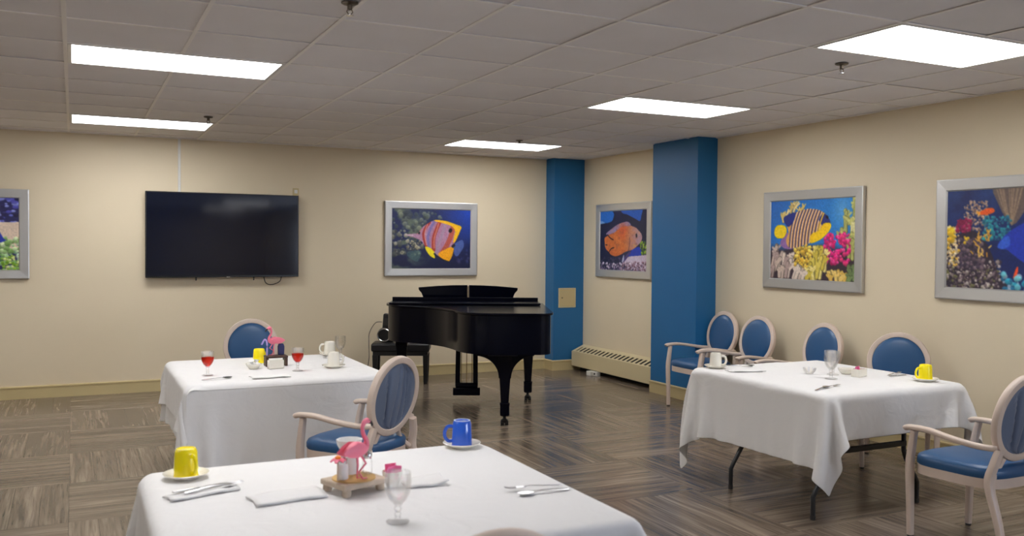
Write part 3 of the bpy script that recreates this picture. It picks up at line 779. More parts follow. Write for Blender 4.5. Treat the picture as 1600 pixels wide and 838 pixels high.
MB().box(-0.06, -0.0, -hl+0.02, hl-0.02, 0.0, 0.075).build('wall_trough', M['dark'], t, smooth=False)
for q, (x, y, s) in enumerate(((5.80, 9.62, 0.04), (5.83, 9.53, 0.035))):
    pb = thing('plug_adapter', ['small white plug box on the floor under the heater, the farther one', 'small white plug box under the heater, nearer one, dark socket showing'][q], 'plug', (x, y, 0), 0.2, 'plug boxes under the heater')
    MB().box(-s, s, -s, s, 0, 0.055).build('housing', M['white_metal'], pb, bevel=0.006)
    MB().sweep([(-s+0.001, 0, 0.03), (-s-0.004, 0, 0.03)], 0.011, seg=10).build('socket', M['dark' if q else 'white_metal'], pb)

# ------------------------------------------------------------------ framed fish pictures
AW, AH = 220, 160
class Art:
    def __init__(s, bg):
        s.w, s.h = AW, AH
        yy, xx = np.mgrid[0:s.h, 0:s.w]; s.x = (xx+0.5)/s.w; s.y = (yy+0.5)/s.h
        s.c = np.zeros((s.h, s.w, 3)); s.c[:] = np.array(bg)/255.0
    def noise(s, sc_, seed, octv=3):
        rg = np.random.default_rng(seed); out = 0; amp = 1; tot = 0
        for o in range(octv):
            n = max(2, int(sc_*2**o)); g = rg.random((n+2, n+2))
            fx, fy = s.x*n, s.y*n; ix, iy = fx.astype(int), fy.astype(int); u, v = fx-ix, fy-iy; u = u*u*(3-2*u); v = v*v*(3-2*v)
            out = out+amp*((g[iy, ix]*(1-u)+g[iy, ix+1]*u)*(1-v)+(g[iy+1, ix]*(1-u)+g[iy+1, ix+1]*u)*v); tot += amp; amp *= 0.55
        return out/tot
    def mask(s, pts):
        m = np.zeros(s.x.shape, bool); n = len(pts)
        for i in range(n):
            (x1, y1), (x2, y2) = pts[i], pts[(i+1) % n]
            if y1 == y2: continue
            c = ((y1 > s.y) != (y2 > s.y)) & (s.x < (x2-x1)*(s.y-y1)/(y2-y1)+x1); m ^= c
        return m
    def put(s, m, col, a=1.0, tex=None):
        m = np.asarray(m, float)*a; col = np.array(col)/255.0
        cc = col if tex is None else col*tex[..., None]
        s.c = s.c*(1-m[..., None])+cc*m[..., None]
    def poly(s, pts, col, a=1.0, curve=True, tex=None):
        if curve: pts = [(p[0], p[1]) for p in smooth_path([(x, y, 0) for x, y in pts], 5, True)]
        m = s.mask(pts); s.put(m, col, a, tex); return m
    def line(s, pts, wd, col, a=1.0, clip=None, asp=1.4):
        pts = smooth_path([(x, y, 0) for x, y in pts], 8); d = np.full(s.x.shape, 9.0)
        for p, q in zip(pts[:-1], pts[1:]):
            ax, ay, bx, by = p[0]*asp, p[1], q[0]*asp, q[1]; dx, dy = bx-ax, by-ay
            tt = np.clip(((s.x*asp-ax)*dx+(s.y-ay)*dy)/(dx*dx+dy*dy+1e-9), 0, 1)
            d = np.minimum(d, np.hypot(s.x*asp-ax-tt*dx, s.y-ay-tt*dy))
        m = np.clip((wd/2-d)/0.006+0.5, 0, 1)
        if clip is not None: m = m*clip
        s.put(m, col, a)
    def blobs(s, box, n, cols, r, seed, a=0.9, clip=None, lit=0.35, squash=1.0):
        rg = random.Random(seed)
        for _ in range(n):
            x, y = rg.uniform(box[0], box[2]), rg.uniform(box[1], box[3]); q = rg.uniform(*r)
            d = np.hypot((s.x-x)*1.4, (s.y-y)*squash)/q
            m = np.clip((1-d)*4, 0, 1)
            if clip is not None: m = m*clip
            s.put(m, rg.choice(cols), a, tex=np.clip(1.0+lit*((y-s.y)/q)*0.9, 0.4, 1.5))

def art_copperband():
    A = Art((20, 34, 88))
    gx = np.clip((A.x-0.55)/0.4, 0, 1)*np.clip(1.1-A.y*1.5, 0, 1)
    A.put(gx, (28, 74, 190), 0.9); A.put(np.clip(A.y*1.6-0.75, 0, 1), (16, 20, 52), 0.85)
    n = A.noise(7, 1); rk = np.clip((n-0.42)*5, 0, 1)*np.clip(1.3-A.x*1.6-np.abs(A.y-0.42)*1.1, 0, 1)
    A.put(np.clip(rk*1.4, 0, 1), (96, 108, 96)); A.blobs((0.0, 0.05, 0.62, 0.36), 60, [(104, 116, 104), (70, 84, 78), (132, 140, 118), (52, 62, 74)], (0.02, 0.06), 3, 0.65)
    A.blobs((0.0, 0.36, 0.38, 0.78), 95, [(110, 112, 100), (150, 148, 128), (72, 78, 76), (186, 180, 150), (60, 64, 72)], (0.014, 0.045), 4, 0.8)
    A.blobs((0.18, 0.52, 0.36, 0.68), 30, [(196, 184, 150), (150, 136, 112)], (0.008, 0.016), 5, 0.9)
    A.poly([(0.20, .72), (.36, .70), (.34, .84), (.30, .88), (.2, .8)], (72, 110, 112), 0.6)
    A.blobs((0.78, 0.66, 1.0, 0.92), 26, [(44, 52, 110), (70, 64, 112), (28, 34, 80)], (0.02, 0.04), 6, 0.6)
    P = lambda L: [((x-98)/770, (y-95)/620) for x, y in L]
    A.poly(P([(700, 470), (740, 430), (790, 415), (800, 480), (770, 540), (735, 585), (705, 560)]), (96, 120, 190), 0.7)
    b = A.poly(P([(228, 366), (300, 352), (345, 345), (400, 275), (470, 225), (530, 207), (620, 217), (700, 242), (770, 275), (755, 330), (715, 430), (688, 480), (690, 550), (655, 635), (600, 622), (540, 580), (500, 540), (455, 520), (415, 480), (380, 430), (320, 395)]), (178, 126, 158))
    A.put(b*np.clip((A.noise(14, 8)-0.45)*3, 0, 1), (196, 168, 200), 0.5)
    A.line(P([(340, 350), (360, 330), (380, 300)]), 0.03, (206, 110, 110), 0.7, b)
    A.line(P([(460, 230), (415, 300), (400, 370), (425, 480)]), 0.045, (172, 58, 52), 1, b); A.line(P([(440, 250), (420, 310), (412, 370), (430, 470)]), 0.014, (226, 150, 140), 1, b)
    A.line(P([(505, 220), (460, 320), (445, 400), (455, 480)]), 0.05, (110, 108, 180), 0.7, b)
    A.line(P([(560, 225), (525, 310), (500, 400), (500, 520)]), 0.062, (176, 62, 48), 1, b); A.line(P([(548, 240), (530, 310), (505, 400), (505, 500)]), 0.014, (220, 150, 130), 1, b)
    A.line(P([(610, 260), (585, 350), (545, 470), (530, 560)]), 0.06, (170, 140, 168), 0.9, b)
    A.line(P([(690, 280), (668, 380), (625, 480), (575, 560)]), 0.085, (190, 84, 66), 0.9, b)
    A.poly(P([(500, 208), (560, 205), (640, 218), (715, 245), (775, 272), (760, 325), (718, 425), (695, 440), (700, 380), (712, 320), (680, 270), (600, 240), (530, 222)]), (250, 190, 20))
    A.poly(P([(545, 565), (600, 520), (690, 485), (692, 555), (655, 637), (600, 622)]), (250, 172, 16))
    A.poly(P([(418, 487), (465, 497), (508, 540), (505, 560), (515, 608), (470, 585), (432, 535)]), (250, 226, 20))
    A.line(P([(505, 560), (540, 585), (600, 625), (650, 642)]), 0.02, (20, 16, 24), 0.9)
    A.line(P([(690, 480), (700, 470)]), 0.05, (20, 16, 24), 0.9)
    A.line(P([(663, 318), (668, 308)]), 0.06, (24, 18, 30)); A.line(P([(357, 348), (360, 342)]), 0.03, (16, 14, 26))
    A.line(P([(232, 366), (300, 368)]), 0.02, (226, 208, 214), 0.8)
    return A.c
def art_discus():
    A = Art((20, 26, 62))
    P = lambda L: [((x-100)/470, (y-105)/620) for x, y in L]
    A.put(np.clip((A.noise(5, 2)-0.4)*2, 0, 1), (26, 30, 84), 0.7)
    A.poly(P([(60, 60), (230, 110), (232, 195), (190, 225), (100, 235), (60, 240)]), (36, 108, 206)); A.poly(P([(60, 205), (110, 205), (150, 228), (100, 240), (60, 250)]), (150, 190, 236), 0.8)
    A.poly(P([(310, 60), (515, 60), (515, 170), (500, 220), (450, 190), (380, 150), (330, 130)]), (30, 92, 190))
    A.poly(P([(420, 520), (500, 480), (520, 560), (450, 600), (400, 580)]), (24, 60, 190), 0.9)
    A.blobs((0.86, 0.5, 1.0, 0.72), 26, [(110, 150, 40), (70, 110, 40), (150, 180, 60)], (0.015, 0.035), 2)
    A.poly(P([(340, 640), (390, 585), (480, 570), (600, 570), (600, 720), (420, 700)]), (206, 192, 214)); A.put(np.clip((A.noise(20, 4)-0.5)*3, 0, 1)*(A.y > 0.78), (180, 160, 190), 0.4)
    A.blobs((0.0, 0.88, 1.0, 1.02), 150, [(196, 182, 206), (150, 132, 164), (226, 216, 232), (110, 92, 124)], (0.012, 0.03), 7)
    A.blobs((0.48, 0.85, 1.0, 1.0), 120, [(110, 70, 90), (150, 112, 136), (84, 54, 74), (176, 150, 170)], (0.01, 0.022), 9)
    b = A.poly(P([(150, 440), (150, 385), (185, 360), (165, 345), (210, 300), (290, 245), (380, 222), (415, 262), (470, 290), (522, 360), (518, 420), (480, 470), (430, 510), (370, 530), (310, 565), (260, 580), (210, 560), (200, 540), (160, 500)]), (206, 112, 54))
    fx = np.clip((A.x-0.52)/0.3, 0, 1); A.put(b*fx, (170, 150, 180), 0.85)
    A.poly(P([(160, 345), (210, 300), (290, 245), (380, 222), (415, 262), (330, 275), (250, 330), (200, 350)]), (140, 132, 186), 0.9)
    A.put(b*np.clip(1-np.hypot((A.x-0.50)*1.4, (A.y-0.34))/0.2, 0, 1)*2, (214, 92, 52), 0.55)
    A.put(b*np.clip((A.noise(16, 3)-0.5)*4, 0, 1), (236, 156, 84), 0.35); A.put(b*np.clip((0.46-A.noise(24, 12))*5, 0, 1), (150, 84, 70), 0.4); A.put(b*np.clip((A.y-0.56)*4, 0, 1)*np.clip(1-fx, 0, 1), (196, 84, 44), 0.4)
    A.line(P([(180, 352), (205, 385), (240, 408)]), 0.018, (28, 22, 40)); A.line(P([(200, 530), (220, 500), (248, 490)]), 0.018, (28, 22, 40)); A.line(P([(160, 460), (175, 462)]), 0.02, (28, 22, 40))
    A.line(P([(405, 385), (408, 440), (395, 520)]), 0.014, (90, 60, 80)); A.line(P([(470, 358), (472, 372)]), 0.045, (14, 12, 26))
    A.poly(P([(420, 530), (400, 530), (350, 600), (345, 640), (380, 600)]), (70, 60, 120)); A.poly(P([(350, 560), (335, 600), (330, 640), (350, 620)]), (190, 196, 226), 0.9)
    A.line(P([(440, 460), (480, 470), (510, 440)]), 0.02, (206, 160, 90), 0.8, b)
    return A.c
def art_regal():
    A = Art((40, 128, 206))
    A.put(np.clip(1.0-A.x*1.2, 0, 1)*np.clip(1-A.y, 0, 1), (22, 92, 186), 0.7); A.put(np.clip(1-np.hypot((A.x-0.86)*2, A.y-0.15)/0.3, 0, 1), (120, 186, 236), 0.6)
    P = lambda L: [((x-97)/541, (y-165)/545) for x, y in L]
    A.put(np.clip((A.y-0.60+0.1*A.noise(8, 3))*12, 0, 1), (58, 44, 56))
    def fingers(pts, r, cols, seed, n=4):
        rg = random.Random(seed); r *= 1.12
        pts = sorted(pts+[(x+rg.uniform(-22, 22), y+rg.uniform(-14, 14), L*rg.uniform(0.5, 0.9), dx+rg.uniform(-14, 14)) for x, y, L, dx in pts], key=lambda p: p[1]-p[2])
        for x, y, L, dx in pts:
            c = rg.choice(cols); A.line(P([(x, y), (x+dx*0.4, y-L*0.5), (x+dx, y-L)]), r*1.15, tuple(int(v*0.62) for v in c)); A.line(P([(x-2, y), (x+dx*0.4-2, y-L*0.5), (x+dx-2, y-L)]), r*0.8, c)
            for q in range(n):
                s = rg.uniform(-26, 26); f = rg.uniform(0.3, 0.85); A.line(P([(x+dx*f, y-L*f), (x+dx*f+s, y-L*f-24)]), r*0.55, c)
    fingers([(200, 300, 70, 20), (235, 250, 60, 5), (255, 240, 50, 25), (185, 310, 50, -15), (310, 240, 30, 10)], 0.03, [(224, 196, 110), (206, 178, 104), (236, 214, 150)], 1)
    fingers([(600, 330, 80, -20), (620, 420, 120, 5), (580, 380, 120, 5), (635, 300, 130, -4), (550, 450, 80, 10), (625, 560, 120, 0), (600, 460, 60, 20)], 0.045, [(206, 206, 120), (176, 180, 104), (226, 222, 160)], 2)
    A.blobs((0.66, 0.42, 0.95, 0.80), 170, [(232, 34, 130), (206, 24, 108), (244, 80, 160), (190, 20, 96), (226, 60, 120)], (0.014, 0.036), 3)
    A.blobs((0.3, 0.55, 0.52, 0.88), 150, [(224, 186, 66), (206, 164, 52), (240, 210, 96), (186, 146, 44)], (0.012, 0.034), 5)
    fingers([(400, 700, 180, 10), (430, 690, 150, 20), (380, 720, 120, -10), (460, 640, 130, 5), (420, 600, 110, 10), (350, 720, 80, 8), (395, 560, 70, 4), (440, 560, 70, -4)], 0.05, [(228, 208, 96), (240, 224, 140), (212, 190, 74)], 4)
    fingers([(115, 610, 120, 25), (150, 640, 110, 30), (140, 590, 110, 0), (190, 650, 110, 4), (220, 690, 110, 20), (260, 700, 80, 30), (110, 690, 60, 10), (180, 700, 70, 6), (300, 700, 70, 4), (230, 620, 80, 20)], 0.055, [(206, 186, 172), (226, 210, 196), (180, 156, 150)], 6)
    fingers([(540, 715, 70, 4), (500, 715, 60, -10), (580, 715, 50, 10)], 0.05, [(236, 206, 120), (226, 186, 90)], 7)
    fingers([(610, 715, 80, 4), (635, 690, 80, -4)], 0.05, [(128, 150, 96), (110, 130, 84)], 8)
    A.poly(P([(165, 455), (215, 385), (260, 480), (245, 500), (190, 495)]), (150, 110, 170))
    b = A.poly(P([(190, 290), (215, 265), (270, 245), (340, 228), (400, 232), (440, 250), (475, 285), (492, 330), (490, 365), (450, 420), (400, 450), (350, 465), (280, 490), (225, 490), (205, 440), (220, 380)]), (226, 170, 96))
    for i in range(11):
        x = 252+i*20
        A.line(P([(x+26, 225), (x-2, 310), (x-18, 400), (x-24, 500)]), 0.019, (52, 40, 96), 1, b)
        A.line(P([(x+33, 225), (x+5, 310), (x-11, 400), (x-17, 500)]), 0.011, (246, 230, 206), 0.9, b)
    A.poly(P([(185, 285), (215, 262), (265, 250), (258, 300), (225, 345), (200, 330)]), (30, 44, 130))
    A.poly(P([(420, 300), (450, 262), (488, 310), (485, 340), (440, 340)]), (44, 50, 120)); A.line(P([(448, 262), (430, 320), (415, 395)]), 0.02, (244, 196, 60), 1, b)
    A.poly(P([(372, 400), (420, 375), (450, 330), (492, 330), (488, 372), (445, 425), (395, 455), (365, 455)]), (250, 204, 18))
    A.line(P([(468, 285), (472, 290)]), 0.035, (14, 12, 30))
    A.poly(P([(125, 360), (150, 332), (195, 340), (208, 375), (190, 420), (150, 428), (125, 405)]), (248, 214, 14))
    return A.c
def art_reef():
    A = Art((16, 36, 96))
    A.put(np.clip((A.noise(6, 4)-0.45)*3, 0, 1)*np.clip(1-A.y*1.4, 0, 1), (30, 74, 140), 0.6)
    # the crop shows the left 0.58 of the print
    P = lambda L: [((x-137)/800, (y-130)/610) for x, y in L]
    B = lambda x0, y0, x1, y1: ((x0-137)/800, (y0-130)/610, (x1-137)/800, (y1-130)/610)
    A.poly(P([(430, 110), (600, 100), (640, 200), (600, 300), (540, 350), (470, 240)]), (116, 96, 84), 0.9)
    rg = random.Random(5)
    for _ in range(26):
        x = rg.uniform(440, 620); A.line(P([(545, 350), (x*0.5+270, 250), (x, 110)]), 0.008, (156, 132, 108), 0.8)
    A.blobs(B(250, 200, 400, 380), 170, [(176, 140, 120), (140, 108, 96), (196, 164, 136)], (0.006, 0.018), 1)
    A.poly(P([(60, 620), (180, 440), (300, 380), (400, 470), (470, 640), (520, 760), (60, 760)]), (48, 38, 52), 0.95)
    A.blobs(B(130, 560, 480, 740), 420, [(70, 54, 66), (120, 104, 110), (160, 146, 140), (46, 36, 52), (196, 186, 176), (110, 110, 70)], (0.006, 0.022), 2)
    A.blobs(B(210, 430, 380, 620), 260, [(70, 58, 80), (92, 76, 90), (52, 44, 64), (120, 100, 110)], (0.008, 0.026), 3)
    A.blobs(B(370, 300, 540, 440), 190, [(30, 116, 140), (40, 150, 160), (20, 86, 124)], (0.006, 0.022), 4)
    A.blobs(B(130, 350, 220, 600), 150, [(236, 206, 150), (244, 232, 206), (226, 180, 60), (206, 190, 160)], (0.008, 0.022), 6)
    A.blobs(B(145, 370, 200, 450), 12, [(240, 196, 40), (232, 180, 30)], (0.02, 0.04), 8)
    A.blobs(B(200, 310, 295, 395), 90, [(150, 20, 76), (120, 16, 62), (176, 40, 96)], (0.008, 0.022), 7)
    for _ in range(26):
        x, y = rg.uniform(310, 415), rg.uniform(390, 545); A.line(P([(x, y), (x+rg.uniform(-24, 24), y-rg.uniform(10, 36))]), 0.014, rg.choice([(226, 170, 60), (240, 196, 90), (206, 146, 50)]))
    A.blobs(B(250, 410, 285, 460), 6, [(240, 196, 40)], (0.012, 0.02), 9)
    A.poly(P([(340, 275), (380, 252), (420, 243), (442, 262), (420, 280), (370, 287)]), (240, 96, 30)); A.poly(P([(325, 265), (350, 270), (345, 290)]), (244, 170, 50))
    A.poly(P([(462, 480), (500, 420), (570, 365), (680, 320), (820, 330), (900, 420), (860, 560), (700, 610), (600, 560), (520, 500)]), (28, 56, 176)); A.poly(P([(462, 482), (495, 430), (530, 420), (535, 470), (500, 495)]), (52, 100, 214), 0.9)
    A.poly(P([(560, 660), (575, 610), (588, 600), (585, 640), (570, 672)]), (236, 80, 40))
    A.blobs(B(490, 640, 930, 750), 90, [(40, 160, 190), (110, 200, 210), (150, 170, 190), (30, 110, 150)], (0.015, 0.04), 10)
    return A.c
def art_blue_tang():
    A = Art((40, 40, 92))
    # only the right sixth of the print shows
    A.blobs((0.0, 0, 1.0, 0.38), 200, [(84, 84, 190), (40, 36, 90), (120, 130, 226), (24, 22, 60), (150, 160, 236)], (0.02, 0.06), 1, squash=1.6)
    A.poly([(-0.1, 0.36), (0.5, 0.35), (1.1, 0.33), (1.1, 0.75), (-0.1, 0.75)], (228, 206, 186), curve=False)
    A.blobs((0.2, 0.62, 1.05, 1.05), 260, [(120, 170, 96), (170, 206, 156), (90, 140, 70), (206, 226, 196), (140, 190, 150)], (0.015, 0.05), 3)
    A.blobs((0.8, 0.55, 1.05, 0.75), 40, [(150, 190, 120), (206, 226, 180), (110, 150, 80)], (0.02, 0.04), 4)
    A.blobs((0.85, 0.8, 1.0, 1.0), 50, [(110, 160, 30), (150, 190, 60), (226, 232, 160)], (0.01, 0.025), 5)
    A.poly([(0.25, 0.5), (0.5, 0.38), (0.7, 0.37), (0.8, 0.40), (0.865, 0.56), (0.89, 0.585), (0.80, 0.63), (0.5, 0.66)], (40, 60, 180)); A.poly([(0.4, 0.5), (0.6, 0.44), (0.76, 0.47), (0.7, 0.56), (0.5, 0.57)], (22, 26, 70))
    return A.c

def picture(art, loc, rz, label, fw_=0.092):
    t = thing('framed_picture', label, 'picture', loc, rz, 'silver framed fish pictures')
    Wd, Ht, D = 1.21/2, 0.908/2, 0.034
    iw, ih = Wd-fw_, Ht-fw_
    prof = [(0.0, 0.0), (0.0, -D), (0.10, -D-0.003), (0.90, -D+0.001), (1.0, -D+0.010), (1.0, 0.0)]     # across the rail
    def rail(p0, p1, q0, q1):
        v = [(p0[0]+(q0[0]-p0[0])*s, y, p0[1]+(q0[1]-p0[1])*s) for s, y in prof]+[(p1[0]+(q1[0]-p1[0])*s, y, p1[1]+(q1[1]-p1[1])*s) for s, y in prof]
        n = len(prof); return MB().add(v, [(i, (i+1) % n, n+(i+1) % n, n+i) for i in range(n)]+[tuple(range(n))[::-1], tuple(range(n, 2*n))])
    O = [(-Wd, -Ht), (Wd, -Ht), (Wd, Ht), (-Wd, Ht)]; I = [(-iw, -ih), (iw, -ih), (iw, ih), (-iw, ih)]
    for k in range(4): rail(O[k], O[(k+1) % 4], I[k], I[(k+1) % 4]).build('frame_rail', M['silver'], t, smooth=False)
    a = art(); a = np.clip(a, 0, 1)
    q = np.pad(a, ((1, 1), (1, 1), (0, 0)), 'edge'); H_, W_ = a.shape[:2]
    a = sum(q[i:i+H_, j:j+W_]*k_ for (i, j), k_ in zip([(i, j) for i in range(3) for j in range(3)], (1, 2, 1, 2, 4, 2, 1, 2, 1)))/16
    nz = np.random.default_rng(7); g0 = nz.random((H_//3+2, W_//3+2)).repeat(3, 0).repeat(3, 1)[:H_, :W_]
    a = a*(0.95+0.10*g0[..., None]); a = np.clip(a, 0, 1); a = np.where(a <= 0.04045, a/12.92, ((a+0.055)/1.055)**2.4)
    xs = np.linspace(-iw, iw, AW); zs = np.linspace(ih, -ih, AH)
    XX, ZZ = np.meshgrid(xs, zs)
    v = np.stack([XX, np.full_like(XX, -D+0.012), ZZ], -1).reshape(-1, 3)
    idx = np.arange(AW*AH).reshape(AH, AW)
    f = np.stack([idx[:-1, :-1], idx[1:, :-1], idx[1:, 1:], idx[:-1, 1:]], -1).reshape(-1, 4)
    me = bpy.data.meshes.new('print'); me.from_pydata(v.tolist(), [], f.tolist()); me.materials.append(M['print'])
    at = me.color_attributes.new('ink', 'FLOAT_COLOR', 'POINT')
    at.data.foreach_set('color', np.concatenate([a, np.ones((AH, AW, 1))], -1).reshape(-1).astype(np.float32))
    o = bpy.data.objects.new('print', me); C.objects.link(o); o.parent = t
    MB().box(-Wd+0.01, Wd-0.01, -0.012, -0.001, -Ht+0.01, Ht-0.01).build('backing', M['dark'], t, smooth=False)
PZ = 1.684
picture(art_copperband, (3.966, YB, PZ), 0, 'silver framed picture of a striped yellow and pink fish, above the piano')
picture(art_blue_tang, (-1.01, YB, PZ), 0, 'silver framed picture left of the television, cut by the photo edge')
picture(art_discus, (XR, 9.222, PZ), -math.pi/2, 'silver framed picture of an orange fish, between the two blue pillars')
picture(art_regal, (XR, 6.126, PZ), -math.pi/2, 'silver framed picture of a striped angelfish over corals, above the wall chairs')
picture(art_reef, (XR, 4.198, PZ), -math.pi/2, 'silver framed picture of a colourful reef, cut by the right photo edge')

# ------------------------------------------------------------------ tableware
def saucer(x, y, lab):
    t = MB().lathe([(0.0001, 0.001), (0.045, 0.001), (0.047, 0.004), (0.076, 0.016), (0.080, 0.0195), (0.078, 0.021), (0.050, 0.0095), (0.042, 0.0075), (0.0001, 0.0075)], 36, cap=False).build('saucer', M['ceramic'])
    t.location = (x, y, TZ); return tag(t, lab, 'saucer', 'white saucers under the mugs')
def mug(x, y, rz, m, lab, z=TZ+0.0078, inverted=True, hgt=0.098, rim=0.043, foot=0.038):
    t = thing('coffee_mug', lab, 'mug', (x, y, z), rz, 'coffee mugs')
    if inverted:
        prof = [(rim, 0.0), (rim, 0.004), (rim-0.001, 0.03), (foot+0.001, hgt-0.012), (foot-0.002, hgt-0.003), (foot-0.004, hgt), (foot-0.008, hgt), (foot-0.010, hgt-0.003), (0.0001, hgt-0.003)]
        inn = [(0.0001, hgt-0.008), (foot-0.006, hgt-0.009), (rim-0.004, 0.03), (rim-0.0035, 0.0)]
    else:
        prof = [(0.0001, 0.0), (foot-0.003, 0.0), (foot, 0.004), (rim-0.001, hgt*0.6), (rim, hgt-0.002), (rim-0.002, hgt), (rim-0.0035, hgt-0.001)]
        inn = [(rim-0.004, hgt*0.6), (foot-0.004, 0.008), (0.0001, 0.006)]
    MB().lathe(prof+inn if not inverted else inn+prof, 32, cap=False).build('body', m, t)
    if inverted: MB().lathe([(foot-0.0085, hgt-0.0005), (foot-0.0035, hgt-0.0002), (foot-0.0035, hgt+0.0012), (foot-0.0085, hgt+0.0012), (foot-0.0085, hgt-0.0005)], 32, cap=False).build('foot_ring', M['unglazed'] if m is M['bluemug'] else m, t)
    zc = hgt*0.47; r0 = rim-0.003
    p = smooth_path([(r0-0.002, 0, zc+0.030), (r0+0.018, 0, zc+0.030), (r0+0.031, 0, zc+0.012), (r0+0.031, 0, zc-0.012), (r0+0.018, 0, zc-0.030), (r0-0.002, 0, zc-0.030)], 5)
    MB().sweep(p, 0.0075, 0.0045, upv=(0, 1, 0), seg=10).build('handle', m, t)
    return t
def goblet(x, y, lab, juice=False, hgt=0.155, group='stemmed water goblets', s=1.0):
    t = thing('stemmed_goblet', lab, 'glass', (x, y, TZ), 0, group); t.scale = (s, s, s)
    MB().lathe([(0.0001, 0.0015), (0.034, 0.0), (0.036, 0.003), (0.030, 0.006), (0.011, 0.010), (0.008, 0.018), (0.011, 0.026), (0.0075, 0.032), (0.0125, 0.042), (0.009, 0.050), (0.014, 0.056)], 32, cap=False).build('stem', M['glass'], t)
    o = [(0.0001, 0.0535), (0.014, 0.056), (0.028, 0.072), (0.038, 0.094), (0.0415, 0.118), (0.0400, hgt-0.001), (0.0392, hgt), (0.0384, hgt-0.001), (0.0395, 0.118), (0.036, 0.095), (0.026, 0.0745), (0.012, 0.0605), (0.0001, 0.0595)]
    MB().lathe(o, 32, cap=False).build('bowl', M['glass'], t)
    if juice: MB().lathe([(0.0001, 0.0602), (0.0122, 0.0612), (0.0255, 0.075), (0.0355, 0.0955), (0.0388, 0.112), (0.0388, 0.116), (0.0001, 0.116)], 32, cap=False).build('juice', M['juice'], t)
    return t
def cutlery(kind, x, y, rz, lab, z=TZ):
    names = {'fork': 'dinner_fork', 'spoon': 'teaspoon', 'knife': 'table_knife'}
    m = MB()
    L = 0.19
    if kind == 'knife':
        m.sweep([(-L/2, 0, 0.004), (-0.01, 0, 0.0045), (0, 0, 0.004)], [0.006, 0.0075, 0.005], [0.003, 0.003, 0.0015], seg=8)
        m.sweep([(-0.002, 0, 0.003), (0.03, 0.001, 0.003), (0.08, 0.0005, 0.0028), (L/2+0.008, 0.004, 0.0025)], [0.006, 0.0095, 0.009, 0.002], [0.0014, 0.001, 0.001, 0.0006], seg=8)
    else:
        m.sweep(smooth_path([(-L/2, 0, 0.003), (-0.04, 0, 0.006), (0.02, 0, 0.009), (0.04, 0, 0.006)], 4), [0.0085]*3+[0.006]*4+[0.0035]*5+[0.005], 0.0016, seg=8)
        if kind == 'spoon':
            vs = []; fs = []; nr, ns = 5, 18
            rings = []
            for i in range(nr):
                s = 1-i/nr; rings.append([(0.068+0.030*s*math.cos(2*math.pi*k/ns), 0.0195*s*math.sin(2*math.pi*k/ns), 0.0075-0.0062*(1-s*s)) for k in range(ns)])
            for i in range(nr-1, -1, -1):
                s = 1-i/nr; rings.append([(0.068+0.0298*s*math.cos(2*math.pi*k/ns), 0.0193*s*math.sin(2*math.pi*k/ns), 0.0088-0.0062*(1-s*s)) for k in range(ns)])
            m.rings(rings[::-1])
        else:
            m.prism([(0.036, -0.004), (0.055, -0.0115), (0.070, -0.012), (0.070, 0.012), (0.055, 0.0115), (0.036, 0.004)], 0.0045, 0.0062)
            for q in range(4): m.sweep([(0.069, -0.0105+0.007*q, 0.0053), (0.095, -0.0098+0.0065*q, 0.0045), (0.112, -0.0098+0.0065*q, 0.008)], [0.0022, 0.002, 0.001], 0.001, seg=6)
    o = m.build(names[kind], M['steel']); o.location = (x, y, z+0.0005); o.rotation_euler = (0, 0, rz)
    return tag(o, lab, {'fork': 'fork', 'spoon': 'spoon', 'knife': 'knife'}[kind], 'cutlery on the tables')
def napkin(x, y, rz, wx, wy, lab, m='paper', lift=0.0, seed=0):
    n1, n2 = 14, 8; vs = []; rg = random.Random(seed); ph = rg.uniform(0, 6)
    for i in range(n1):
        for j in range(n2):
            u, v = -1+2*i/(n1-1), -1+2*j/(n2-1)
            vs.append((u*wx/2+0.004*math.sin(v*3+ph), v*wy/2+0.003*math.sin(u*4+ph), 0.004+lift*max(0, u)**2+0.0016*(1+math.sin(u*5+v*2+ph))))
    mb = MB().add(vs, [(i*n2+j, (i+1)*n2+j, (i+1)*n2+j+1, i*n2+j+1) for i in range(n1-1) for j in range(n2-1)])
    o = mb.build('napkin', M[m], solid=0.005, angle=60); o.location = (x, y, TZ+0.001); o.rotation_euler = (0, 0, rz)
    return tag(o, lab, 'napkin', 'folded white napkins')
def bowl(x, y, lab, r=0.05, h=0.032, m='ceramic', name='small_bowl', z=TZ):
    o = MB().lathe([(0.0001, 0.0), (r*0.55, 0.0), (r*0.6, 0.003), (r*0.9, h*0.6), (r, h), (r-0.003, h+0.0005), (r*0.84, h*0.6), (r*0.5, 0.006), (0.0001, 0.005)], 28, cap=False).build(name, M[m])
    o.location = (x, y, z); return tag(o, lab, 'bowl', 'small bowls and cups on the tables')
def packet(x, y, z, rz, tilt, lab, m='hotpink', s=(0.032, 0.003, 0.024), group='sugar packets'):
    hx, hy, hz = s[0]/2, s[1]/2, s[2]
    rings = []
    for zz, th in ((0, 0.35), (0.004/0.024*hz, 0.35), (hz*0.4, 1.0), (hz*0.75, 0.9), (hz-0.003, 0.35), (hz, 0.35)):
        rings.append([(-hx, -hy*th, zz), (0, -hy*th*1.6, zz), (hx, -hy*th, zz), (hx, hy*th, zz), (0, hy*th*1.6, zz), (-hx, hy*th, zz)])
    o = MB().rings(rings).build('sugar_packet', M[m]); o.location = (x, y, z); o.rotation_euler = (tilt, 0, rz)
    return tag(o, lab, 'packet', group)

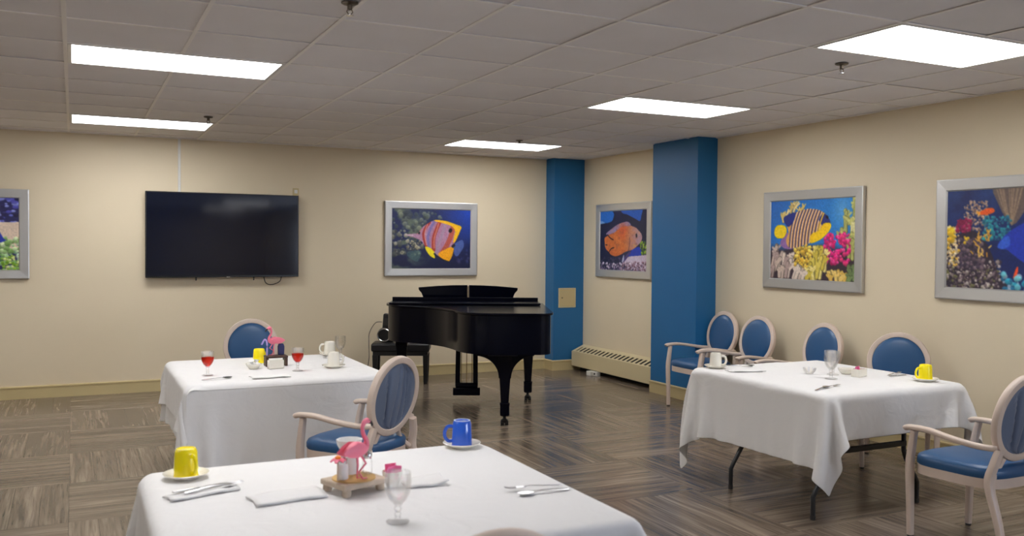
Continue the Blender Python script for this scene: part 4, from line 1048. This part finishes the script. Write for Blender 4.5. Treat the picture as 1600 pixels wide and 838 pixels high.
# --- flamingo figurine: one continuous bird body, with legs, beak and wings as parts
def flamingo(x, y, z, rz, s, lab, hat=False):
    t = thing('flamingo_figurine', lab, 'figurine', (x, y, z), rz); t.scale = (s, s, s)
    path = smooth_path([(-0.075, 0, 0.098), (-0.050, 0, 0.108), (-0.020, 0, 0.112), (0.010, 0, 0.108), (0.030, 0, 0.112), (0.034, 0, 0.135), (0.020, 0, 0.158), (0.014, 0, 0.180), (0.022, 0, 0.200), (0.036, 0, 0.206), (0.048, 0, 0.200)], 4)
    rads = np.interp(np.linspace(0, 10, len(path)), range(11), [0.004, 0.018, 0.027, 0.024, 0.014, 0.0085, 0.0075, 0.007, 0.0085, 0.0105, 0.006])
    MB().sweep(path, list(rads), upv=(0, 1, 0), seg=14).build('body', M['pink'], t)
    MB().sweep(smooth_path([(0.046, 0, 0.201), (0.060, 0, 0.194), (0.064, 0, 0.180)], 4), [0.006]*4+[0.005]*3+[0.004, 0.001], upv=(0, 1, 0), seg=8).build('beak', M['black'], t)
    for q in (-1, 1):
        MB().lathe([(0.0001, -0.0022), (0.0022, 0), (0.0001, 0.0022)], 8, (0.040, q*0.0095, 0.208)).build('eye', M['black'], t)
        rings = []
        for u, wz, ty in ((0.015, 0.006, 0.003), (0.0, 0.020, 0.005), (-0.03, 0.026, 0.006), (-0.065, 0.018, 0.004), (-0.092, 0.003, 0.002)):
            rings.append([(u, q*(0.026 - 0.12*abs(u+0.02))+ty*math.cos(k*math.pi/4), 0.112+0.10*(u+0.02)*0.6+wz*math.sin(k*math.pi/4)) for k in range(8)])
        MB().rings(rings).build('wing', M['pink'], t)
    leg = MB().sweep([(-0.005, 0.008, 0.095), (0.000, 0.008, 0.05), (-0.004, 0.008, 0.004), (0.02, 0.008, 0.0025)], [0.005, 0.004, 0.003, 0.002], upv=(0, 1, 0), seg=8).build('leg', M['pink'], t)
    MB().sweep([(-0.005, -0.008, 0.095), (0.022, -0.010, 0.055), (-0.012, -0.010, 0.030), (0.004, -0.012, 0.004), (0.026, -0.012, 0.0025)], [0.005, 0.004, 0.0035, 0.003, 0.002], upv=(0, 1, 0), seg=8).build('leg', M['pink'], t)
    if hat:
        MB().lathe([(0.0001, 0.218), (0.012, 0.214), (0.015, 0.207), (0.019, 0.205)], 14, (0.030, 0, 0.002)).build('cap', M['pink'], t)
    return t

# ---- table A (before the television)
goblet(0.77, 6.012, 'stemmed glass of red juice at the left side of its table', True)
goblet(1.342, 6.0, 'stemmed glass of red juice right of the flamingo figurine', True)
goblet(1.80, 6.62, 'clear stemmed glass standing behind two white mugs', hgt=0.16)
saucer(1.605, 6.075, 'white saucer under the white mug nearer to the blue chair back')
mug(1.605, 6.075, 0.2, M['ceramic'], 'plain white mug on the saucer in front of another white mug')
saucer(1.755, 6.76, 'white saucer under the far white mug beside the clear glass')
mug(1.755, 6.76, 2.9, M['ceramic'], 'plain white mug with handle to the left, farthest on its table')
mug(1.185, 6.52, 0.8, M['yellow'], 'yellow mug turned upside down behind the bowl of creamers', z=TZ+0.001)
bowl(1.095, 6.225, 'small white bowl filled with creamer cups beside the flamingo', 0.052, 0.034)
rq = random.Random(9)
for k, (dx, dy, dz) in enumerate(((-0.022, -0.012, 0.018), (0.020, -0.016, 0.018), (0.0, 0.024, 0.018), (-0.014, 0.004, 0.040), (0.018, 0.010, 0.040))):
    o = MB().lathe([(0.0001, 0.0), (0.011, 0.0), (0.0155, 0.018), (0.019, 0.0185), (0.019, 0.020), (0.0001, 0.0205)], 14, cap=False).build('creamer_cup', M['paper'])
    o.location = (1.095+dx, 6.225+dy, TZ+dz); o.rotation_euler = (rq.uniform(-.5, .5), rq.uniform(-.5, .5), rq.uniform(0, 3))
    tag(o, 'small white creamer cup heaped in the white bowl beside the flamingo', 'creamer', 'creamer cups in the bowl')
o = thing('wooden_stand', 'dark brown wooden stand carrying the flamingo figurine behind a white box', 'stand', (1.262, 6.32, TZ))
MB().box(-0.075, 0.075, -0.05, 0.05, 0.058, 0.072).build('top_board', M['darkwood'], o, bevel=0.003)
for sx in (-1, 1): MB().box(sx*0.065-0.009, sx*0.065+0.009, -0.045, 0.045, 0, 0.058).build('leg', M['darkwood'], o, bevel=0.002)
flamingo(1.245, 6.33, TZ+0.0725, 3.5, 0.92, 'pink flamingo figurine with pink cap standing on the dark wooden stand', True)
o = MB().sweep(smooth_path([(1.20, 6.31, TZ+0.075), (1.20, 6.31, TZ+0.16), (1.185, 6.315, TZ+0.185), (1.165, 6.32, TZ+0.15)], 5), 0.006, seg=8).build('candy_cane', M['lilac'])
tag(o, 'lilac hooked stick leaning beside the flamingo on the dark stand', 'ornament')
o = MB().rings([[(1.302+sx*r, 6.342+sy*r*0.7, TZ+z) for sx, sy in ((-1, -1), (1, -1), (1, 1), (-1, 1))] for r, z in ((0.020, 0.0728), (0.022, 0.13), (0.016, 0.15))]).build('salt_shaker', M['navy'], bevel=0.004)
tag(o, 'small dark blue shaker behind the flamingo on the dark stand', 'shaker')
def packet_box(x, y, rz, lab, w_=0.085, d_=0.05, h_=0.052):
    b = MB(); b.box(-w_/2, w_/2, -d_/2, d_/2, 0, 0.004); b.box(-w_/2, w_/2, -d_/2, -d_/2+0.004, 0.004, h_); b.box(-w_/2, w_/2, d_/2-0.004, d_/2, 0.004, h_)
    b.box(-w_/2, -w_/2+0.004, -d_/2+0.004, d_/2-0.004, 0.004, h_); b.box(w_/2-0.004, w_/2, -d_/2+0.004, d_/2-0.004, 0.004, h_)
    o = b.build('packet_holder', M['ceramic'], bevel=0.002); o.location = (x, y, TZ); o.rotation_euler = (0, 0, rz); return tag(o, lab, 'packet holder', 'white packet holders')
packet_box(1.232, 6.175, 0.1, 'plain white box-shaped packet holder in front of the dark wooden stand', 0.1, 0.05, 0.058)
for k in range(4): packet(1.205+0.018*k, 6.175, TZ+0.006, 0.15, 0.05*k-0.08, 'white sugar packet standing in the white holder before the flamingo', 'paper', (0.03, 0.003, 0.05), 'white sugar packets')
cutlery('spoon', 0.80, 5.82, 0.25, 'teaspoon at the left front edge of the table with red drinks')
napkin(1.12, 5.78, 0.05, 0.24, 0.11, 'folded white napkin at the front edge of the table with red drinks', 'paper', 0, 1)
cutlery('fork', 1.72, 6.52, 2.0, 'fork lying beside the far white mug')

# ---- table B (by the right wall)
saucer(4.06, 5.04, 'white saucer under the white mug on the table by the right wall')
mug(4.06, 5.04, -0.5, M['ceramic'], 'plain white mug with handle to the right at the table corner near the pillar')
cutlery('fork', 4.24, 5.03, -0.75, 'fork beside the white mug on the right wall table')
cutlery('spoon', 4.30, 5.06, -0.6, 'teaspoon beside the white mug on the right wall table')
napkin(4.14, 4.82, -0.3, 0.25, 0.10, 'folded white napkin in front of the white mug, right wall table', 'cloth', 0, 2)
goblet(4.42, 4.32, 'clear stemmed glass, taller looking and nearer of two on the right table', hgt=0.165, s=1.12)
goblet(4.58, 4.46, 'clear stemmed glass standing behind another on the right table', hgt=0.145, s=1.1)
bowl(4.70, 4.46, 'small white bowl beside the pink packets on the right table', 0.055, 0.036)
bowl(4.47, 4.56, 'small clear glass dish behind the glasses on the right table', 0.045, 0.04, 'glass', 'glass_dish')
packet_box(4.68, 4.33, 0.25, 'white packet holder with pink packets on the right table', 0.10, 0.06, 0.052)
for k in range(3): packet(4.655+0.02*k, 4.335, TZ+0.006, 0.3+0.2*k, 0.1-0.1*k, 'pink sugar packet standing in the white holder on the right table', 'hotpink', (0.036, 0.004, 0.062), 'pink packets in the holder')
saucer(4.92, 4.01, 'white saucer under the yellow mug on the right table')
mug(4.92, 4.01, math.pi-0.2, M['yellow'], 'yellow mug with handle to the left at the right table edge')
cutlery('spoon', 4.05, 4.03, 0.42, 'teaspoon at the near corner of the right table, left of a fork')
cutlery('fork', 4.15, 4.06, 0.30, 'fork at the near corner of the right table')
cutlery('knife', 4.95, 4.25, 0.15, 'table knife beside the yellow mug on the right table')
cutlery('fork', 4.98, 4.31, 0.35, 'fork beyond the knife near the yellow mug on the right table')

# ---- table C (nearest)
saucer(0.362, 3.405, 'white saucer under the yellow mug on the nearest table')
mug(0.362, 3.405, -1.2, M['yellow'], 'yellow mug turned upside down at the left corner of the nearest table')
napkin(0.39, 3.16, 0.28, 0.24, 0.07, 'narrow folded white napkin under the knife on the nearest table', 'cloth', 0, 3)
cutlery('knife', 0.385, 3.19, 0.31, 'table knife lying near the yellow mug on the nearest table', TZ+0.012)
cutlery('fork', 0.42, 3.172, 0.29, 'fork lying beside the knife near the yellow mug on the nearest table', TZ+0.012)
napkin(0.64, 3.0, 0.1, 0.24, 0.13, 'folded white napkin left of the driftwood tray on the nearest table', 'cloth', 0, 4)
tr = thing('driftwood_tray', 'pale driftwood tray on stub feet carrying the flamingo centrepiece', 'tray', (0.865, 3.0, TZ), 0.35)
MB().prism([(-0.088, -0.07), (0.09, -0.075), (0.095, 0.07), (-0.085, 0.078)], 0.022, 0.042).build('board', M['driftwood'], tr, bevel=0.005)
MB().lathe([(0.0001, 0.042), (0.075, 0.042), (0.074, 0.046), (0.0001, 0.049)], 24, cap=False).build('sand_pad', M['tan'], tr)
for sx in (-1, 1):
    for sy in (-1, 1): MB().lathe([(0.013, 0), (0.016, 0.006), (0.015, 0.023)], 12, (sx*0.07, sy*0.055, 0)).build('foot', M['driftwood'], tr)
fz = TZ+0.0485
flamingo(0.872, 2.958, fz-0.002, 0.5, 0.95, 'pink flamingo figurine standing on the driftwood tray, nearest table')
def shaker(x, y, m, lab):
    t = thing('shaker', lab, 'shaker', (x, y, fz-0.002), 0, 'table shakers on the tray')
    MB().lathe([(0.0001, 0), (0.017, 0), (0.019, 0.004), (0.018, 0.045), (0.014, 0.055), (0.0001, 0.056)], 18, cap=False).build('jar', M[m], t)
    MB().lathe([(0.0155, 0.053), (0.0165, 0.06), (0.0155, 0.07), (0.010, 0.076), (0.0001, 0.077)], 18, cap=False).build('cap', M['chrome'], t)
shaker(0.822, 2.985, 'paper', 'white shaker with silver cap left of the flamingo on the driftwood tray')
shaker(0.922, 3.03, 'glass', 'clear glass shaker with silver cap right of the flamingo on the tray')
o = MB().lathe([(0.0001, 0.0), (0.026, 0.0), (0.028, 0.05), (0.034, 0.085), (0.042, 0.10), (0.046, 0.12), (0.043, 0.119), (0.036, 0.10), (0.030, 0.085), (0.0001, 0.01)], 9, cap=False).build('paper_cup', M['paper'])
o.location = (0.862, 3.045, fz-0.001); tag(o, 'white fluted paper cup behind the flamingo on the driftwood tray', 'cup')
fl = thing('artificial_flower', 'pink and orange flower pushed beside the flamingo on the tray', 'flower', (0.800, 2.968, fz-0.002))
MB().tube((0, 0, 0), (0, 0, 0.07), 0.003, 6).build('stem', M['driftwood'], fl)
for k in range(6):
    q = k*math.pi/3; MB().sweep([(0.004*math.cos(q), 0.004*math.sin(q), 0.07), (0.014*math.cos(q), 0.014*math.sin(q), 0.074), (0.026*math.cos(q), 0.026*math.sin(q), 0.066)], [0.004, 0.011, 0.004], 0.003, seg=8).build('petal', M['pink'], fl)
MB().lathe([(0.0001, 0.07), (0.010, 0.073), (0.010, 0.082), (0.0001, 0.088)], 12, cap=False).build('flower_centre', M['orange'], fl)
bowl(1.0, 2.99, 'small white cup heaped with pink packets on the nearest table', 0.036, 0.055, 'ceramic', 'packet_cup')
for k, (dx, dy, q, ti) in enumerate(((-0.012, -0.006, 0.4, 0.3), (0.012, -0.004, -0.5, 0.25), (0.0, 0.010, 0.1, -0.2), (0.006, 0.002, 1.2, 0.1))):
    packet(1.0+dx, 2.99+dy, TZ+0.028, q, ti, 'pink sugar packet sticking out of the white cup on the nearest table', 'hotpink', (0.042, 0.004, 0.05), 'pink packets in the cup')
goblet(0.886, 2.595, 'clear stemmed glass on the nearest table, closest to the camera')
napkin(1.115, 2.99, -0.1, 0.15, 0.12, 'folded white napkin right of the clear glass on the nearest table', 'cloth', 0.01, 6)
cutlery('spoon', 1.445, 2.70, 0.0+math.pi, 'teaspoon at the right side of the nearest table')
cutlery('fork', 1.44, 2.75, -0.18+math.pi, 'fork lying across the teaspoon at the right side of the nearest table', TZ+0.006)
saucer(1.463, 3.465, 'white saucer under the blue mug')
mug(1.463, 3.465, math.pi-0.35, M['bluemug'], 'cobalt blue mug with handle to the left on the nearest table', hgt=0.104)

# ---- scrap on the floor
o = MB().prism([(-0.02, -0.008), (0.018, -0.012), (0.024, 0.006), (-0.012, 0.012)], 0.001, 0.004).build('paper_scrap', M['red']); o.location = (0.19, 4.75, 0.0); tag(o, 'tiny red paper scrap on the wooden floor left of the nearest table', 'scrap')
